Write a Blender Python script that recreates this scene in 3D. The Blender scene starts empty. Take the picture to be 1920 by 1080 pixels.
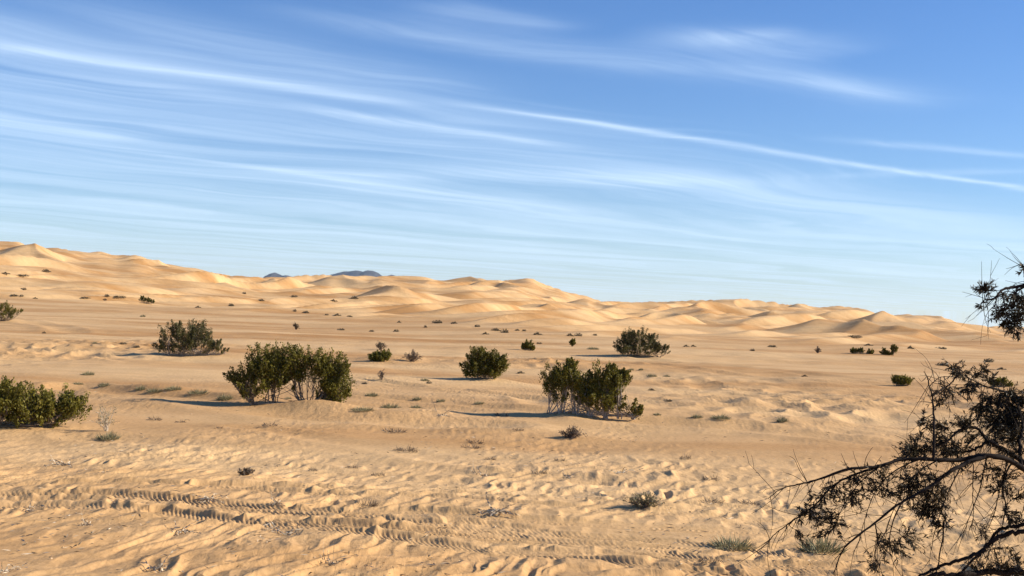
import bpy, math, random, time
import numpy as np
from mathutils import Vector, Matrix, Euler

T0 = time.time()
# light, air and exposure
SKY_K, SKY_AIR, SKY_DUST, SKY_OZ, SKY_SAT, SKY_HUE, SKY_VAL = .085, 1.0, 0.0, 2.0, 1.22, .502, .86
SKY_TINT = (.85, .96, 1.24)
SUN_K, EXPO, HAZE = 5.0, 0.70, 3e-5
VSIGN = -1.0
CLOUD_AMP, CLOUD_COL = .82, (6.5, 8.0, 9.7)
STREAKS = [((-60, 86), (720, 190), .11, .34), ((640, 26), (1690, 186), .22, .34, .18, .6), ((930, 205), (1960, 362), .085, .52, .12, .3), ((-60, 238), (1080, 397), .17, .30),
           ((180, 150), (1010, 268), .16, .24), ((-60, 200), (260, 262), .3, .28), ((1250, 58), (1560, 100), .20, .30, .25, .5), ((820, 4), (1080, 40), .12, .22, .3, .5),
           ((1500, 330), (1960, 318), .2, .18, .3, .5), ((1600, 262), (1960, 292), .10, .30, .3, .3), ((1500, 155), (1690, 190), .12, .14, .4, .4), ((-60, 350), (460, 405), .35, .24),
           ((600, 320), (1450, 345), .45, .34, .3, .5), ((100, 30), (800, 170), .40, .24, .3, .5), ((560, 200), (1060, 275), .08, .18), ((1300, 72), (1480, 60), .12, .24, .3, .4)]
rng = np.random.default_rng(11)
random.seed(5)
C = bpy.context.scene.collection
F = 2318.0            # focal length of the photograph in its own pixels
CX, CY = 960.0, 540.0
EYE = 2.4
ROLL = math.radians(2.09)
PITCH = math.radians(1.06)

# ------------------------------------------------------------------ noise
_perm = np.random.default_rng(3).permutation(256).astype(np.int32)
_perm = np.concatenate([_perm, _perm])
_ga = np.random.default_rng(4).uniform(0, 2 * np.pi, 256).astype(np.float32)
_gx, _gy = np.cos(_ga), np.sin(_ga)

def perlin(x, y, seed=0):
    x = np.asarray(x, np.float64) + seed * 17.31
    y = np.asarray(y, np.float64) + seed * 9.73
    xf, yf = np.floor(x), np.floor(y)
    fx, fy = (x - xf), (y - yf)
    xi, yi = xf.astype(np.int64) & 255, yf.astype(np.int64) & 255
    x1, y1 = (xi + 1) & 255, (yi + 1) & 255
    u = fx * fx * fx * (fx * (fx * 6 - 15) + 10)
    v = fy * fy * fy * (fy * (fy * 6 - 15) + 10)
    def g(a, b, dx, dy):
        h = _perm[_perm[a] + b]
        return _gx[h] * dx + _gy[h] * dy
    n00 = g(xi, yi, fx, fy); n10 = g(x1, yi, fx - 1, fy)
    n01 = g(xi, y1, fx, fy - 1); n11 = g(x1, y1, fx - 1, fy - 1)
    a = n00 + u * (n10 - n00); b = n01 + u * (n11 - n01)
    return (a + v * (b - a)) * 1.45

def fbm(x, y, octv=3, seed=0, gain=0.5):
    s, a, t = 0, 1.0, 0
    for i in range(octv):
        s = s + a * perlin(x, y, seed + i * 7)
        t += a; a *= gain; x = x * 2.03; y = y * 2.03
    return s / t

def ss(a, b, x):
    t = np.clip((np.asarray(x, float) - a) / (b - a), 0, 1)
    return t * t * (3 - 2 * t)

# ------------------------------------------------------------------ camera
cam_rot = (Matrix.Rotation(math.pi / 2 + PITCH, 4, 'X') @ Matrix.Rotation(ROLL, 4, 'Z')).to_3x3()
CAMZ = EYE

def ray(px, py):
    v = cam_rot @ Vector(((px - CX) / F, -(py - CY) / F, -1.0))
    return v

def flat(px, py, z=0.0):
    v = ray(px, py)
    t = (z - CAMZ) / v.z
    return np.array([v.x * t, v.y * t])

def az_of(px):
    v = ray(px, 600)
    return math.atan2(v.x, v.y)

# ------------------------------------------------------------------ terrain
SKY_PX = [(-400, 440), (-150, 446), (0, 452), (60, 459), (100, 466), (150, 472), (210, 478), (250, 479), (280, 487), (330, 499), (370, 505), (400, 512), (450, 519),
          (520, 520), (560, 518), (620, 516), (700, 518), (760, 517), (792, 519), (825, 527), (850, 522), (880, 519), (910, 526), (960, 525),
          (992, 521), (1020, 535), (1060, 547), (1095, 557), (1120, 564), (1180, 567), (1240, 566), (1300, 564), (1380, 561), (1420, 564),
          (1460, 572), (1500, 570), (1530, 577), (1570, 574), (1600, 577), (1640, 584), (1690, 591), (1740, 591), (1775, 596), (1800, 606),
          (1860, 612), (1920, 614), (2100, 617), (2400, 622)]
FOOT_PX = [(-400, 190), (0, 190), (300, 180), (700, 135), (900, 105), (1000, 95), (1300, 88), (1600, 82), (1900, 82), (2400, 82)]
sky_az = np.array([az_of(p) for p, _ in SKY_PX])
sky_tan = []
for p, q in SKY_PX:
    v = ray(p, q); sky_tan.append(v.z / math.hypot(v.x, v.y))
sky_tan = np.array(sky_tan)
_sa = np.linspace(-.9, .9, 1800); _sv = np.interp(_sa, sky_az, sky_tan); _k = np.exp(-(np.arange(-150, 151) / 60.0) ** 2); _k /= _k.sum()
sky_soft = np.convolve(np.pad(_sv, 150, mode='edge'), _k, 'valid')
foot_az = np.array([az_of(p) for p, _ in FOOT_PX]); foot_d = np.array([d for _, d in FOOT_PX], float)
corr_az = np.linspace(-0.8, 0.8, 3200); corr_v = np.zeros(3200)

# low mounds of sand that the bigger shrubs stand on: (px, py, height m, radius px)
MOUNDS = [(40, 800, .12, 90), (500, 757, .10, 110), (590, 772, .22, 60), (1100, 778, .12, 110), (915, 712, .22, 60), (1200, 668, .35, 80),
          (360, 668, .35, 90), (10, 603, .5, 60), (718, 676, .3, 40), (775, 675, .15, 30), (1072, 822, .06, 50), (1210, 950, .06, 60), (200, 815, .05, 40),
          (860, 610, .6, 30), (925, 620, .6, 30), (300, 735, .1, 60), (830, 778, .08, 40)]
MO = []
for (px, py, h, r) in MOUNDS:
    p = flat(px, py); d = np.hypot(*p); MO.append((p, h * .7, r * d / F))

# tyre tracks across the foreground (pixel paths taken to the ground plane)
TRACK_PX = [([(-60, 922), (200, 932), (420, 950), (640, 968), (760, 966), (900, 975), (1060, 984), (1240, 990), (1440, 999), (1700, 1008), (1990, 1020)], .21, .064, 1),
            ([(-60, 948), (150, 955), (330, 975), (560, 990), (760, 1002), (960, 1012), (1180, 1024), (1400, 1026), (1640, 1030), (1990, 1036)], .18, .06, 2),
            ([(-60, 936), (250, 944), (480, 962), (700, 980), (960, 1004), (1200, 1032), (1420, 1062), (1600, 1085)], .16, .065, 3),
            ([(300, 965), (560, 1000), (820, 1026), (1050, 1048), (1300, 1075), (1500, 1095)], .17, .06, 4),
            ([(860, 985), (1050, 1004), (1260, 1014), (1500, 1046), (1720, 1052), (1990, 1060)], .17, .07, 5),
            ([(-60, 905), (260, 908), (520, 925), (760, 936), (1000, 952), (1300, 968), (1600, 985), (1990, 998)], .15, .065, 6)]
TRACK_PX += [([(950, 1034), (1200, 1044), (1500, 1062), (1800, 1078)], .16, .058, 22),
             ([(380, 912), (650, 918), (900, 930), (1200, 944), (1480, 954)], .15, .065, 24)]
TRACK_PX += [([(-60, 920), (180, 930), (350, 945), (520, 957), (740, 972)], .045, -1, 11), ([(-60, 962), (160, 962), (330, 972), (480, 985), (700, 1002), (960, 1020), (1150, 1036), (1330, 1062), (1480, 1090)], .05, -1, 12),
             ([(860, 1004), (1010, 1012), (1180, 1036), (1300, 1060), (1420, 1090)], .05, -1, 13), ([(560, 988), (800, 1012), (1050, 1026), (1300, 1034), (1560, 1040), (1990, 1048)], .04, -1, 14),
             ([(-60, 945), (90, 948), (260, 954), (420, 968), (560, 975)], .04, -1, 15), ([(1180, 1012), (1500, 1018), (1990, 1026)], .04, -1, 16), ([(640, 985), (900, 988), (1000, 1000), (1160, 1010)], .04, -1, 17)]
TR = [(np.array([flat(*q) for q in pts]), w, pitch, sd) for pts, w, pitch, sd in TRACK_PX]
# long fainter wheel marks farther out
FAINT_PX = [([(150, 818), (420, 838), (700, 868), (960, 892), (1250, 915)], .35, .025), ([(460, 805), (700, 838), (900, 872), (1130, 905)], .3, .022),
            ([(700, 715), (860, 735), (1000, 752), (1010, 768)], .35, .06), ([(640, 742), (800, 756), (1000, 778)], .35, .05),
            ([(1200, 672), (1400, 690), (1640, 716), (1920, 742)], .5, .06), ([(1190, 680), (1380, 702), (1600, 724)], .5, .06),
            ([(30, 602), (110, 612), (130, 620)], .9, .1), ([(0, 778), (150, 724), (260, 742), (420, 756)], .4, .05), ([(1150, 790), (1400, 805), (1650, 832), (1990, 870)], .6, .07),
            ([(150, 730), (300, 745), (450, 770), (650, 790), (900, 800)], .7, .07), ([(640, 905), (900, 915), (1150, 930), (1420, 946)], .2, .010)]
FT = [(np.array([flat(*q) for q in pts]), w, h) for pts, w, h in FAINT_PX]

def polyline(x, y, P):
    """signed offset and arclength of points from a polyline"""
    best = np.full(x.shape, 1e9); sg = np.zeros(x.shape); arc = np.zeros(x.shape); L = 0.0
    for a, b in zip(P[:-1], P[1:]):
        d = b - a; l = math.hypot(*d); t = d / l
        u = np.clip((x - a[0]) * t[0] + (y - a[1]) * t[1], 0, l)
        dx, dy = x - a[0] - u * t[0], y - a[1] - u * t[1]
        dd = np.hypot(dx, dy); m = dd < best
        best = np.where(m, dd, best); sg = np.where(m, np.where(t[0] * dy - t[1] * dx > 0, dd, -dd), sg); arc = np.where(m, L + u, arc); L += l
    return sg, arc

def sawt(f, k=.66):
    f = f - np.floor(f)
    up = (f / k); up = up ** 1.35 * (1.15 - .15 * up)
    dn = 1 - (f - k) / (1 - k); dn = dn * (1.0 + .25 * (dn - 1))
    return np.where(f < k, up, dn)

def sawr(f, k=.7):
    """the same with a slightly rounded crest and foot"""
    return .5 * sawt(f, k) + .25 * (sawt(f + .035, k) + sawt(f - .035, k))

SMOOTH = [(1420, 835, 3.6, 300), (700, 830, 2.2, 180), (1300, 825, 2.5, 140), (250, 690, 6, 260), (1500, 690, 7, 260), (330, 790, 3, 140), (1050, 800, 2.2, 120), (1620, 905, 2.0, 260), (1240, 1000, .8, 200), (1640, 1010, .8, 200)]
SMO = []
for (px, py, ry, rxp) in SMOOTH:
    p = flat(px, py); d = np.hypot(*p); SMO.append((p, ry * 1.25, rxp * d / F))
ROUGH = [(1480, 765, 6.0, 260, .075), (1720, 755, 5, 160, .06), (100, 655, 14, 200, .10), (1000, 680, 7, 200, .06), (1330, 715, 6, 160, .04)]
ROU = []
for (px, py, ry, rxp, a) in ROUGH:
    p = flat(px, py); d = np.hypot(*p); ROU.append((p, ry, rxp * d / F, a))

# dunes seen one by one: (px of crest, py of foot, distance m, height m, width px)
BIGD = [(722, 578, 330, 3.0, 120), (1120, 592, 420, 3.0, 150), (1270, 612, 215, 2.6, 140), (935, 550, 520, 3.2, 120), (880, 535, 620, 3.5, 110), (60, 497, 520, 7.5, 150),
        (1590, 628, 190, 2.6, 210), (1730, 604, 300, 3.2, 190), (1650, 600, 420, 3.0, 150), (1440, 605, 330, 3.0, 140), (290, 500, 560, 5.0, 150), (510, 540, 470, 3.6, 140),
        (640, 545, 540, 3.6, 120), (700, 548, 450, 2.6, 90), (400, 540, 420, 2.6, 140), (1010, 600, 230, 2.2, 130), (1390, 580, 480, 3.4, 150), (1830, 640, 210, 2.0, 150)]
BD = []
for (px, py, d, h, w) in BIGD:
    a = az_of(px); BD.append((math.sin(a) * d, math.cos(a) * d, h, w * d / F, d))

def roughness(x, y):
    """0 where the wind has swept the sand smooth, 1 where it is rippled and trodden"""
    s = np.zeros(np.shape(x))
    for p, ry, rx in SMO:
        s = np.maximum(s, np.exp(-np.minimum(((x - p[0]) / rx) ** 2 + ((y - p[1]) / ry) ** 2, 30)))
    return np.clip(.75 + .8 * fbm(x / 5, y / 6, 2, 31), 0.05, 1.3) * (1 - .95 * s)

def H(x, y, detail=True):
    x = np.asarray(x, float); y = np.asarray(y, float)
    d = np.hypot(x, y); az = np.arctan2(x, y)
    front = np.cos(np.clip(az, -math.pi, math.pi))
    z = .30 * fbm(x / 26, y / 19, 3, 1) * ss(10, 45, d) + .06 * fbm(x / 6, y / 4.5, 2, 2)
    z = z + .35 * fbm(x / 70, y / 30, 2, 6) * ss(40, 140, d)
    for p, h, r in MO:
        q = ((x - p[0]) / (r * 1.25)) ** 2 + ((y - p[1]) / r) ** 2
        z = z + h * np.exp(-np.minimum(q, 30))
    # dunes
    foot = np.interp(az, foot_az, foot_d)
    far = ss(0, 1, (d - foot) / 70.0)
    stgt = np.interp(az, _sa, sky_soft)
    lin = np.clip((d - foot * .8) / (640 - foot * .8), 0, 1.0)
    env = np.maximum(stgt * 640 + EYE - 4.0, -1) * lin ** 1.35
    beyond = 1 - ss(700, 1050, d)
    m = far > 0.001
    dz = np.zeros_like(d)
    if m.any():
        X, Y, D = x[m], y[m], d[m]
        c, s = math.cos(.60), math.sin(.60)
        w = X * c - Y * s
        wp = 12 * perlin(X / 60, Y / 55, 21) + 2.2 * perlin(X / 20, Y / 22, 22)
        def band(lo0, lo1, hi0, hi1): return ss(lo0, lo1, D) * (1 - ss(hi0, hi1, D))
        def field(lam, sd, k=.70):
            am = np.clip(.42 + 1.25 * perlin(X / (1.9 * lam), Y / (2.6 * lam), sd), 0, 1.25)
            return am * sawr((w + wp * lam / 18.0 + .16 * lam * perlin(X / (.8 * lam), Y / (1.0 * lam), sd + 3)) / lam, k)
        h = 1.25 * field(9.5, 201) * band(75, 120, 240, 360) + 1.9 * field(16.5, 211) * band(125, 200, 440, 620) + 3.3 * field(26.0, 221, .74) * band(300, 420, 1100, 1200)
        h = h + 2.0 * np.clip(.5 + 1.1 * perlin(X / 55, Y / 60, 24), 0, 1.2) * sawt((w * .96 + Y * .12 + wp * 1.7) / 46.0, .78) * ss(130, 320, D)
        dz[m] = h * .98 - 1.0 * ss(130, 300, D)
        for bx, by, bh, bw, bd in BD:
            u = (X - bx) / bw + .25 * (Y - by) / bw; v = (Y - by) / (bw * .9)
            u = u - .55 * v * v
            # gentle left flank, steep right flank
            prof = np.where(u < 0, np.clip(1 + u / .75, 0, 1) ** 1.25, np.clip(1 - u / .34, 0, 1))
            dz[m] += bh * prof * np.exp(-np.minimum((v * 1.5) ** 2, 20)) * .85
    z = z * (1 - .6 * far) + (env + dz * far * np.clip(.45 + stgt * 40, .4, 1)) * beyond * ss(-.2, .3, front)
    z = z + np.interp(az, corr_az, corr_v, left=0, right=0) * d * ss(0, 1, (d - 380) / 260) * beyond
    if detail:
        n = (d < 130) & (y > 0)
        if n.any():
            X, Y, D = x[n], y[n], d[n]
            smooth = np.zeros_like(D)
            for p, ry, rx in SMO:
                smooth = np.maximum(smooth, np.exp(-np.minimum(((X - p[0]) / rx) ** 2 + ((Y - p[1]) / ry) ** 2, 30)))
            msk = np.clip(.75 + .8 * fbm(X / 5, Y / 6, 2, 31), 0.05, 1.3) * (1 - .95 * smooth)
            near = 1 - ss(16, 34, D)
            q = X * .86 - Y * .51
            r_ = X * .51 + Y * .86
            wq = .36 * perlin(X / 1.1, Y / 1.3, 32) + .16 * perlin(X / .38, Y / .45, 33)
            ramp = np.clip(.70 + .65 * perlin(q / .8, r_ / 1.2, 34), 0, 1.15)
            rip = .060 * ramp * sawt((q + wq) / .42, .66) + .034 * np.clip(.6 + perlin(q / .5, r_ / .9, 35), 0, 1) * sawt((q * .96 + r_ * .28 + wq * .7) / .21, .64)
            lump = .012 * (1 - np.abs(perlin(X / .75, Y / .9, 36))) ** 3 * np.clip(.5 + perlin(X / 2.5, Y / 3, 37), 0, 1) + .007 * perlin(X / .33, Y / .4, 38) * np.clip(.3 + perlin(X / 1.8, Y / 2.2, 39), 0, 1)
            dd = msk * (near * .95 + .05) * rip + msk * (.25 + .75 * near) * lump
            dd = dd + .10 * fbm(X / 3.2, Y / 4.2, 2, 51) * (1 - smooth * .8) * (1 - ss(60, 130, D))
            for p, ry, rx, a in ROU:
                k = np.exp(-np.minimum(((X - p[0]) / rx) ** 2 + ((Y - p[1]) / ry) ** 2, 30))
                dd = dd + a * k * (2.6 * (1 - np.abs(perlin(X / 1.5, Y / 1.9, 41))) ** 2 - 1.2 + 1.3 * perlin(X / .7, Y / 1.0, 42))
            for P, w, h in FT:
                lo, hi = P.min(0) - 3, P.max(0) + 3
                k = (X > lo[0]) & (X < hi[0]) & (Y > lo[1]) & (Y < hi[1])
                if k.any():
                    sg, arc = polyline(X[k], Y[k], P)
                    a = np.abs(sg + .15 * perlin(X[k] / 1.2, Y[k] / 1.2, 43))
                    dd[k] += h * (-np.exp(-(a / w) ** 2) + .8 * np.exp(-((a - 1.7 * w) / (.6 * w)) ** 2)) * (.5 + .5 * ss(-.2, .3, perlin(arc / 2.3, arc * 0 + w, 44)))
            k = D < 24
            if k.any():
                Xk, Yk, dk = X[k], Y[k], dd[k]
                for P, w, pitch, sd in TR:
                    sg, arc = polyline(Xk, Yk, P)
                    sg = sg + .05 * perlin(arc / .9, arc * 0 + sd, 45)
                    a = np.abs(sg)
                    on = .55 + .45 * ss(-.35, .1, perlin(arc / 1.6, arc * 0 + sd * 3.3, 46) + .1)
                    if pitch < 0:
                        sh = .5 + .5 * ss(-.3, .2, perlin(arc / .7, arc * 0 + sd * 2.2, 48))
                        dk = dk + sh * (-.022 * np.exp(-(sg / w) ** 2) + .012 * np.exp(-((sg + 1.9 * w) / w) ** 2)); continue
                    inside = 1 - ss(w * .7, w * 1.25, a)
                    dk = dk * (1 - .85 * inside * on)
                    lug = np.sin(2 * np.pi * (arc + a * .9) / pitch)
                    crisp = .55 + .45 * ss(-.15, .2, perlin(arc / .8, arc * 0 + sd * 5.1, 47))
                    dk = dk + on * (-.012 * inside + .009 * np.exp(-((a - 1.3 * w) / (.35 * w)) ** 2) + (.0078) * lug * inside * crisp)
                dd[k] = dk
            z[n] += dd
    return z

# grid ----------------------------------------------------------------------
ds = [1.2]
while ds[-1] < 1100:
    d = ds[-1]
    if d < 10: st = .35 if d < 8 else .10
    else: st = min(max(d * d * (.00017 if d < 18 else .00025), .028), (.0046 if 110 < d < 620 else .0085) * d)
    ds.append(d + st)
while ds[-1] < 60000: ds.append(ds[-1] * 1.25)
ds = np.array(ds)
fine = np.arange(-.50, .5001, .00066)
coarse = np.concatenate([np.arange(.53, math.pi, .03)])
azs = np.concatenate([-coarse[::-1], fine, coarse])
A, D = np.meshgrid(azs, ds)
GX, GY = D * np.sin(A), D * np.cos(A)
# bring the outline of the dunes against the sky to the outline seen in the photograph
sel = (ds > 90) & (ds < 1100)
aa = azs[(azs > -.72) & (azs < .72)]
A2, D2 = np.meshgrid(aa, ds[sel][::2])
X2, Y2 = D2 * np.sin(A2), D2 * np.cos(A2)
foot2 = np.interp(A2, foot_az, foot_d)
wgt = ss(0, 1, (D2 - 380) / 260)
base2 = H(X2, Y2, False)
tgt = np.interp(aa, sky_az, sky_tan)
cv = np.zeros_like(aa)
for it in range(6):
    t = (base2 + cv[None, :] * D2 * wgt * (1 - ss(700, 1050, D2)) - CAMZ) / D2
    e = tgt - t.max(0)
    k = np.exp(-(np.arange(-30, 31) / 14.0) ** 2); k /= k.sum()
    e = np.convolve(np.pad(e, 30, mode='edge'), k, 'valid')
    cv += e
corr_v = np.interp(corr_az, aa, cv)
gz0 = float(H(np.array([0.0]), np.array([3.0]), False)[0])
GZ = H(GX.ravel(), GY.ravel()).reshape(GX.shape)
print('terrain', GX.size, time.time() - T0)

_md = np.concatenate([np.linspace(8, 60, 900), np.geomspace(60.2, 1300, 900)])
def at(px, py):
    """point of the ground seen at that place of the photograph"""
    v = ray(px, py); hx = math.hypot(v.x, v.y)
    x, y, z = v.x / hx * _md, v.y / hx * _md, CAMZ + v.z / hx * _md
    g = H(x, y)
    below = np.nonzero(z <= g)[0]
    if len(below) == 0:
        i = int(np.argmin(z - g)); return Vector((x[i], y[i], g[i]))
    i = max(int(below[0]), 1)
    a = (z[i - 1] - g[i - 1]); b = g[i] - z[i]; t = a / max(a + b, 1e-9)
    X, Y = x[i - 1] + (x[i] - x[i - 1]) * t, y[i - 1] + (y[i] - y[i - 1]) * t
    return Vector((X, Y, float(H(np.array([X]), np.array([Y]))[0])))

# ------------------------------------------------------------------ materials
def new_mat(name):
    m = bpy.data.materials.new(name); m.use_nodes = True
    nt = m.node_tree; nt.nodes.clear()
    return m, nt, nt.nodes, nt.links

def node(nt, typ, **kw):
    n = nt.nodes.new(typ)
    for k, v in kw.items(): setattr(n, k, v)
    return n

def sand_material():
    m, nt, N, L = new_mat('sand')
    out = node(nt, 'ShaderNodeOutputMaterial'); b = node(nt, 'ShaderNodeBsdfPrincipled')
    b.inputs['Roughness'].default_value = .92
    b.inputs['Specular IOR Level'].default_value = .12
    L.new(b.outputs[0], out.inputs[0])
    g = node(nt, 'ShaderNodeNewGeometry')
    def noise(scale, det, sx=1, sy=1, rough=.55):
        mp = node(nt, 'ShaderNodeMapping'); mp.inputs['Scale'].default_value = (sx, sy, 1)
        L.new(g.outputs['Position'], mp.inputs[0])
        n = node(nt, 'ShaderNodeTexNoise'); n.inputs['Scale'].default_value = scale
        n.inputs['Detail'].default_value = det; n.inputs['Roughness'].default_value = rough
        L.new(mp.outputs[0], n.inputs[0]); return n.outputs['Fac']
    def ramp(f, a, b_, p0=.35, p1=.65):
        r = node(nt, 'ShaderNodeValToRGB'); L.new(f, r.inputs[0])
        r.color_ramp.elements[0].position = p0; r.color_ramp.elements[1].position = p1
        r.color_ramp.elements[0].color = (*a, 1); r.color_ramp.elements[1].color = (*b_, 1)
        return r.outputs[0]
    def mix(f, a, b_, typ='MIX'):
        x = node(nt, 'ShaderNodeMix', data_type='RGBA', blend_type=typ)
        if isinstance(f, float): x.inputs[0].default_value = f
        else: L.new(f, x.inputs[0])
        L.new(a, x.inputs[6]); L.new(b_, x.inputs[7]); return x.outputs[2]
    big = ramp(noise(.026, 5, 1, 3.6), SAND_A, SAND_B, .36, .58)
    mid = ramp(noise(.5, 4, 1, 1.6), (.93, .92, .90), (1.06, 1.05, 1.04))
    c = mix(1.0, big, mid, 'MULTIPLY')
    speck = ramp(noise(14, 3), (.88, .86, .83), (1.06, 1.06, 1.06), .3, .6)
    c = mix(1.0, c, speck, 'MULTIPLY')
    L.new(c, b.inputs['Base Color'])
    ra = node(nt, 'ShaderNodeAttribute'); ra.attribute_name = 'rough'
    def amt(k):
        q = node(nt, 'ShaderNodeMath', operation='MULTIPLY'); L.new(ra.outputs['Fac'], q.inputs[0]); q.inputs[1].default_value = k; return q.outputs[0]
    bp = node(nt, 'ShaderNodeBump'); bp.inputs['Strength'].default_value = .3; bp.inputs['Distance'].default_value = .02
    L.new(noise(16, 5, 1, 1, .65), bp.inputs['Height'])
    bp2 = node(nt, 'ShaderNodeBump'); L.new(amt(.34), bp2.inputs['Strength']); bp2.inputs['Distance'].default_value = .25
    L.new(noise(1.1, 4, 1, 1, .55), bp2.inputs['Height']); L.new(bp.outputs[0], bp2.inputs['Normal'])
    mp = node(nt, 'ShaderNodeMapping'); mp.inputs['Rotation'].default_value = (0, 0, math.radians(31)); mp.inputs['Scale'].default_value = (9.5, 2.6, 1)
    L.new(g.outputs['Position'], mp.inputs[0]); rn = node(nt, 'ShaderNodeTexNoise'); rn.inputs['Scale'].default_value = 1; rn.inputs['Detail'].default_value = 3; rn.inputs['Distortion'].default_value = .5
    L.new(mp.outputs[0], rn.inputs[0]); bp3 = node(nt, 'ShaderNodeBump'); L.new(amt(.5), bp3.inputs['Strength']); bp3.inputs['Distance'].default_value = .05
    L.new(rn.outputs['Fac'], bp3.inputs['Height']); L.new(bp2.outputs[0], bp3.inputs['Normal']); bp2 = bp3
    L.new(bp2.outputs[0], b.inputs['Normal'])
    return m

def plain(name, col, rough=.8, var=.25, scale=6, spec=.2):
    m, nt, N, L = new_mat(name)
    out = node(nt, 'ShaderNodeOutputMaterial'); b = node(nt, 'ShaderNodeBsdfPrincipled')
    b.inputs['Roughness'].default_value = rough; b.inputs['Specular IOR Level'].default_value = spec
    tc = node(nt, 'ShaderNodeTexCoord'); n = node(nt, 'ShaderNodeTexNoise'); n.inputs['Scale'].default_value = scale; n.inputs['Detail'].default_value = 4
    L.new(tc.outputs['Object'], n.inputs[0])
    r = node(nt, 'ShaderNodeValToRGB'); r.color_ramp.elements[0].position = .3; r.color_ramp.elements[1].position = .7
    r.color_ramp.elements[0].color = (*[c * (1 - var) for c in col], 1); r.color_ramp.elements[1].color = (*[min(c * (1 + var), 1) for c in col], 1)
    L.new(n.outputs['Fac'], r.inputs[0]); L.new(r.outputs[0], b.inputs['Base Color']); L.new(b.outputs[0], out.inputs[0])
    return m

def leafy(name, dark, lightc, warm, trans=.32):
    """leaves; every leaf carries its own random tint"""
    m, nt, N, L = new_mat(name)
    out = node(nt, 'ShaderNodeOutputMaterial')
    at_ = node(nt, 'ShaderNodeAttribute'); at_.attribute_name = 'tint'
    r = node(nt, 'ShaderNodeValToRGB'); e = r.color_ramp.elements
    e[0].position = 0; e[0].color = (*dark, 1); e[1].position = .75; e[1].color = (*lightc, 1)
    k = e.new(1.0); k.color = (*warm, 1)
    L.new(at_.outputs['Fac'], r.inputs[0])
    d = node(nt, 'ShaderNodeBsdfPrincipled'); d.inputs['Roughness'].default_value = .6; d.inputs['Specular IOR Level'].default_value = .3
    t = node(nt, 'ShaderNodeBsdfTranslucent'); mx = node(nt, 'ShaderNodeMixShader'); mx.inputs[0].default_value = trans
    L.new(r.outputs[0], d.inputs['Base Color']); L.new(r.outputs[0], t.inputs['Color'])
    L.new(d.outputs[0], mx.inputs[1]); L.new(t.outputs[0], mx.inputs[2]); L.new(mx.outputs[0], out.inputs[0])
    return m

SAND_A = (.435, .238, .090)
SAND_B = (.605, .402, .198)
M_sand = sand_material()
M_creo = leafy('creosote_leaf', (.046, .044, .007), (.205, .182, .024), (.31, .255, .055))
M_creo_grey = leafy('grey_creosote_leaf', (.045, .043, .014), (.145, .135, .04), (.22, .20, .085))
M_tree = leafy('tree_leaf', (.022, .015, .009), (.062, .048, .022), (.125, .098, .032), .15)
M_pale = leafy('pale_leaf', (.15, .138, .07), (.30, .275, .15), (.42, .36, .23), .2)
M_dryl = leafy('dry_twig_leaf', (.09, .065, .045), (.20, .15, .10), (.33, .26, .18), .1)
M_bone = leafy('bleached_stem', (.28, .22, .15), (.52, .43, .31), (.68, .58, .44), .05)
M_litter = leafy('plant_litter', (.10, .07, .045), (.42, .33, .22), (.66, .55, .40), .05)
M_farl = leafy('far_shrub_leaf', (.11, .088, .05), (.21, .165, .095), (.31, .235, .14), .15)
M_stem = plain('grey_stem', (.22, .17, .125), .85, .35, 9)
M_greyd = plain('bleached_stem_grey', (.36, .30, .24), .85, .3, 9)
M_bark = plain('dark_bark', (.021, .016, .014), .85, .45, 14, .08)
M_dead = plain('bleached_dead_wood', (.50, .41, .30), .85, .25, 9)
M_deadk = plain('brown_dead_wood', (.15, .105, .075), .85, .35, 9)
M_rock = plain('mountain_rock', (.050, .050, .054), .9, .35, .02)

# ------------------------------------------------------------------ mesh helpers
def mesh_from(name, V, Fq, mat, parent=None, smooth=False, tint=None, loc=None):
    """V (n,3); Fq list/array of quads (m,4)"""
    V = np.asarray(V, np.float32); Fq = np.asarray(Fq, np.int32)
    me = bpy.data.meshes.new(name)
    me.vertices.add(len(V)); me.vertices.foreach_set('co', V.ravel())
    k = Fq.shape[1]
    me.loops.add(Fq.size); me.loops.foreach_set('vertex_index', Fq.ravel())
    me.polygons.add(len(Fq)); me.polygons.foreach_set('loop_start', np.arange(0, Fq.size, k, dtype=np.int32))
    try: me.polygons.foreach_set('loop_total', np.full(len(Fq), k, np.int32))
    except Exception: pass
    if smooth: me.polygons.foreach_set('use_smooth', np.ones(len(Fq), bool))
    if tint is not None:
        a = me.attributes.new('tint', 'FLOAT', 'POINT'); a.data.foreach_set('value', np.asarray(tint, np.float32))
    me.materials.append(mat); me.update(calc_edges=True); me.validate()
    o = bpy.data.objects.new(name, me); C.objects.link(o)
    if parent is not None: o.parent = parent
    if loc is not None: o.location = loc
    return o

def thing(name, loc, label, cat, group=None):
    o = bpy.data.objects.new(name, None); C.objects.link(o)
    o.location = loc; o.empty_display_size = .2
    o['label'] = label; o['category'] = cat
    if group: o['group'] = group
    return o

def tagm(o, label, cat, group=None):
    o['label'] = label; o['category'] = cat
    if group: o['group'] = group
    return o

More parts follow.
